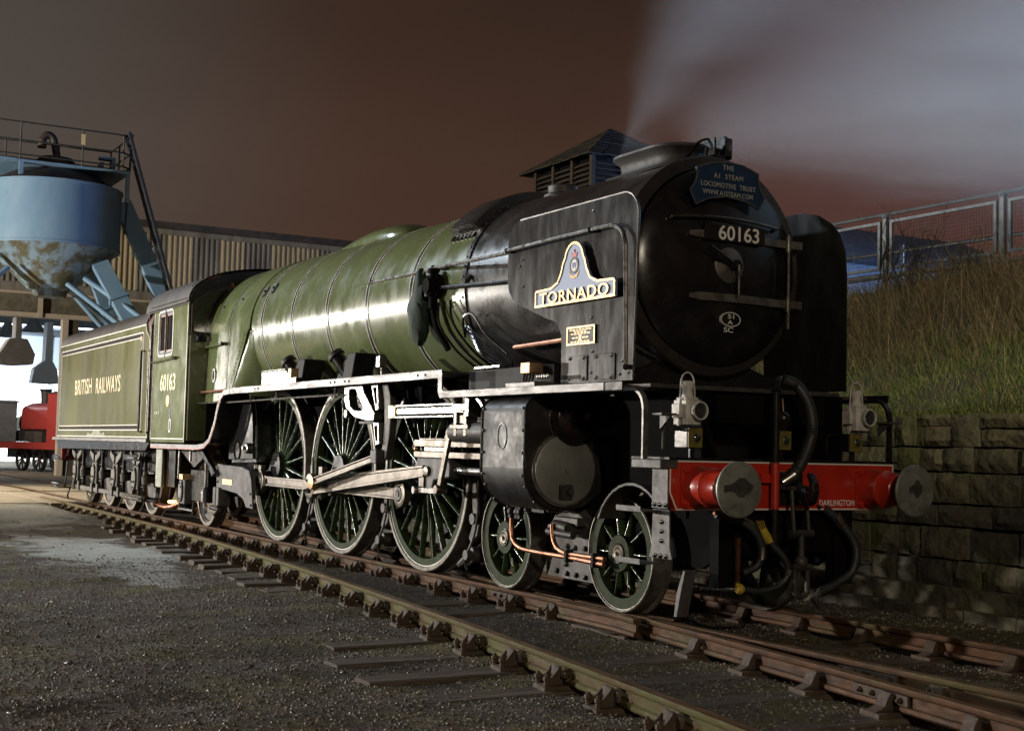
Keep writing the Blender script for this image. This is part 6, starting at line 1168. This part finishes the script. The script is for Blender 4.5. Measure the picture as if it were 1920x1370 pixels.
# ================================================================ fence on the bank
fen = thing("mesh_fence", "galvanised fence of framed wire mesh panels along the top of the bank", "fence", (0, 6.5, 3.6)); fen.location = (0,0,0)
fx = [-14.4+2.005*i for i in range(11)]
for x in fx: MB().box(x-.035,x+.035,6.47,6.53,3.4,4.62).lathe([(4.62,.06),(4.67,.06)], 'z', (x,6.5,0), 8).build("fence_post", FENCE, fen, 0, .004)
MB().tube([(fx[0]-.2,6.5,4.68),(fx[-1]+.2,6.5,4.66)], .024, 8).build("top_rail", FENCE, fen); MB().tube([(fx[0]-.2,6.5,3.80),(fx[-1]+.2,6.5,3.78)], .020, 8).build("bottom_rail", FENCE, fen)
for a, b_ in zip(fx, fx[1:]):
    x0, x1 = a+.09, b_-.09
    pn = MB().box(x0,x1,6.48,6.52,4.54,4.58).box(x0,x1,6.48,6.52,3.90,3.94).box(x0,x0+.045,6.48,6.52,3.94,4.54).box(x1-.045,x1,6.48,6.52,3.94,4.54).build("panel_frame", FENCE, fen, 0)
    wm = MB()
    for i in range(1, 36): x = x0+.045+(x1-x0-.09)*i/36; wm.tube([(x,6.5,3.94),(x,6.5,4.56)], .0028, 3, False)
    for i in range(1, 12): z = 3.94+.05*i; wm.tube([(x0+.045,6.5,z),(x1-.045,6.5,z)], .0028, 3, False)
    kind(wm.build("wire_mesh", TWIG, pn), 'stuff')
pr_ = thing("road_parapet", "second plain rail fence farther back beyond the mesh fence", "fence", (0, 9.5, 3.7)); pr_.location = (0,0,0)
for z in (3.95,4.25,4.62): MB().tube([(-20,9.5,z+.25),(7,9.5,z)], .03, 6).build("parapet_rail", FENCE, pr_)
for i in range(9): MB().tube([(-19+3*i,9.5,3.5),(-19+3*i,9.5,4.85)], .035, 6).build("parapet_post", FENCE, pr_)
MB_ = thing("distant_building", "low blue-lit gabled building beyond the fence", "building", (-22, 20, 0)); MB_.location = (0,0,0)
MB().box(-27.5,-16.9,17.6,26,3.4,6.35).build("wall", ROOFB, MB_, 0)
MB().prism([(-28,6.35),(-20.8,8.15),(-16.4,6.35)], 'y', 17.4, 26.2).build("roof", ROOFB, MB_, 0)
# ================================================================ timber louvred ventilator on a building behind
vb = thing("vent_house", "old timber louvred roof ventilator with mossy slates behind the smokebox", "roof ventilator", (-15.5, 11, 0)); vb.location = (0,0,0)
vx, vy = -17.45, 10.55
MB().box(vx-1.6,vx+1.6,vy-1.6,vy+1.6,3.5,7.0).build("building_below", HUTW, vb, 0)
for i in range(8):
    z = 7.03+.118*i
    for s in (-1, 1):
        MB().beam((vx-1.22,vy+s*1.24,z),(vx+1.22,vy+s*1.24,z), .15, .022, (0,s*.7,1)).build("louvre", HUTW, vb, 0)
        MB().beam((vx+s*1.24,vy-1.22,z),(vx+s*1.24,vy+1.22,z), .15, .022, (s*.7,0,1)).build("louvre", HUTW, vb, 0)
for k in (-1.24,-.42,.42,1.24):
    for s in (-1, 1):
        MB().box(vx+k-.05,vx+k+.05,vy+s*1.28-.05,vy+s*1.28+.05,6.9,8.02).build("upright", HUTW, vb, 0)
        if abs(k) < 1: MB().box(vx+s*1.28-.05,vx+s*1.28+.05,vy+k-.05,vy+k+.05,6.9,8.02).build("upright", HUTW, vb, 0)
MB().box(vx-1.15,vx+1.15,vy-1.15,vy+1.15,6.95,8.0).build("vent_core", BLACK, vb, 0)
HB, HT, ZB, ZT = 1.60, .05, 7.96, 8.98
NR = 9
for rr_ in range(NR):
    t0 = rr_/NR; t1 = (rr_+1)/NR+.02; w0 = HB+(HT-HB)*t0; w1 = max(.03, HB+(HT-HB)*t1); z0 = ZB+(ZT-ZB)*t0; z1 = ZB+(ZT-ZB)*t1
    n = max(1, int(2*w0/.36))
    for side in range(4):
        ca, sa = math.cos(side*math.pi/2), math.sin(side*math.pi/2)
        for k in range(n):
            u0, u1 = -1+2*k/n, -1+2*(k+1)/n-.02; dz = .02*random.random()
            L4 = [(u0*w0,-w0,z0+dz),(u1*w0,-w0,z0+dz),(u1*w1,-w1,z1+dz*.4),(u0*w1,-w1,z1+dz*.4)]
            L4 = [(vx+a*ca-b_*sa, vy+a*sa+b_*ca, c) for a, b_, c in L4]; lo_ = [(a,b_,c-.03) for a, b_, c in L4]
            MB().add(L4+lo_, [(0,1,2,3),(7,6,5,4),(0,4,5,1),(1,5,6,2),(2,6,7,3),(3,7,4,0)]).build("slate", SLATE, vb, 0)
# ================================================================ steam drifting from the chimney
def steam():
    m = bpy.data.materials.new("drifting_steam"); m.use_nodes = True; t = m.node_tree; t.nodes.clear(); N = t.nodes.new; L = t.links.new
    out = N("ShaderNodeOutputMaterial"); pv = N("ShaderNodeVolumePrincipled"); L(pv.outputs[0], out.inputs["Volume"]); pv.inputs["Color"].default_value = (.92,.93,.95,1); pv.inputs["Anisotropy"].default_value = .1
    tc = N("ShaderNodeTexCoord"); s = N("ShaderNodeSeparateXYZ"); L(tc.outputs["Object"], s.inputs[0])
    def M2(op, a, b=0, c=0):
        x = N("ShaderNodeMath"); x.operation = op
        for i, q in enumerate((a, b, c)):
            if isinstance(q, (int, float)): x.inputs[i].default_value = q
            else: L(q, x.inputs[i])
        return x.outputs[0]
    def sm(f, a, b):
        r = N("ShaderNodeMapRange"); r.interpolation_type = 'SMOOTHSTEP'; L(f, r.inputs[0]); r.inputs[1].default_value = a; r.inputs[2].default_value = b; return r.outputs[0]
    X, Y, Z = s.outputs
    r = M2('SQRT', M2('ADD', M2('MULTIPLY', X, X), M2('MULTIPLY', Z, Z)))
    nz = N("ShaderNodeTexNoise"); nz.inputs["Scale"].default_value = 1.1; nz.inputs["Detail"].default_value = 3; mp = N("ShaderNodeMapping"); mp.inputs["Scale"].default_value = (.38,1,1.9); L(tc.outputs["Object"], mp.inputs[0]); L(mp.outputs[0], nz.inputs["Vector"])
    n = M2('SUBTRACT', nz.outputs["Fac"], .5)
    nz2 = N("ShaderNodeTexNoise"); nz2.inputs["Scale"].default_value = 3.2; nz2.inputs["Detail"].default_value = 3; L(mp.outputs[0], nz2.inputs["Vector"]); n2 = M2('SUBTRACT', nz2.outputs["Fac"], .5)
    ang = M2('ADD', M2('ADD', M2('ARCTAN2', Z, M2('ADD', X, .42)), M2('MULTIPLY', n, .50)), M2('MULTIPLY', n2, .14))
    m1 = sm(ang, -.20, .10); m2 = sm(ang, 1.50, .92)
    wd = M2('ADD', .22, M2('MULTIPLY', r, .22)); q = M2('DIVIDE', Y, wd); g = M2('POWER', 2.718, M2('MULTIPLY', M2('MULTIPLY', q, q), -1.0))
    low = M2('ADD', .30, M2('MULTIPLY', sm(ang, .62, .12), .80)); colm = M2('MULTIPLY', sm(ang, .62, 1.0), M2('MULTIPLY', sm(r, 4.5, .5), .38))
    core = M2('MULTIPLY', M2('ADD', low, colm), M2('ADD', M2('ADD', .45, M2('MULTIPLY', sm(n, -.22, .22), .75)), M2('MULTIPLY', n2, .7)))
    d = M2('MULTIPLY', M2('MULTIPLY', m1, m2), M2('MULTIPLY', g, core)); d = M2('MULTIPLY', d, M2('DIVIDE', STEAM_D, M2('ADD', wd, .15)))
    d = M2('MAXIMUM', d, 0); d = M2('MULTIPLY', d, sm(r, .05, .6)); d = M2('MULTIPLY', d, M2('MULTIPLY', sm(X, 8.8, 5.5), sm(Z, 5.9, 4.2)))
    L(d, pv.inputs["Density"]); return m
STEAM_D = .37
o = MB().box(-1.4,9,-3,3,-1.6,6).build("steam", steam(), None, 0, loc=(-.55,0,4.02), rot=(0,0,math.atan2(.87,.49))); kind(o, 'stuff')
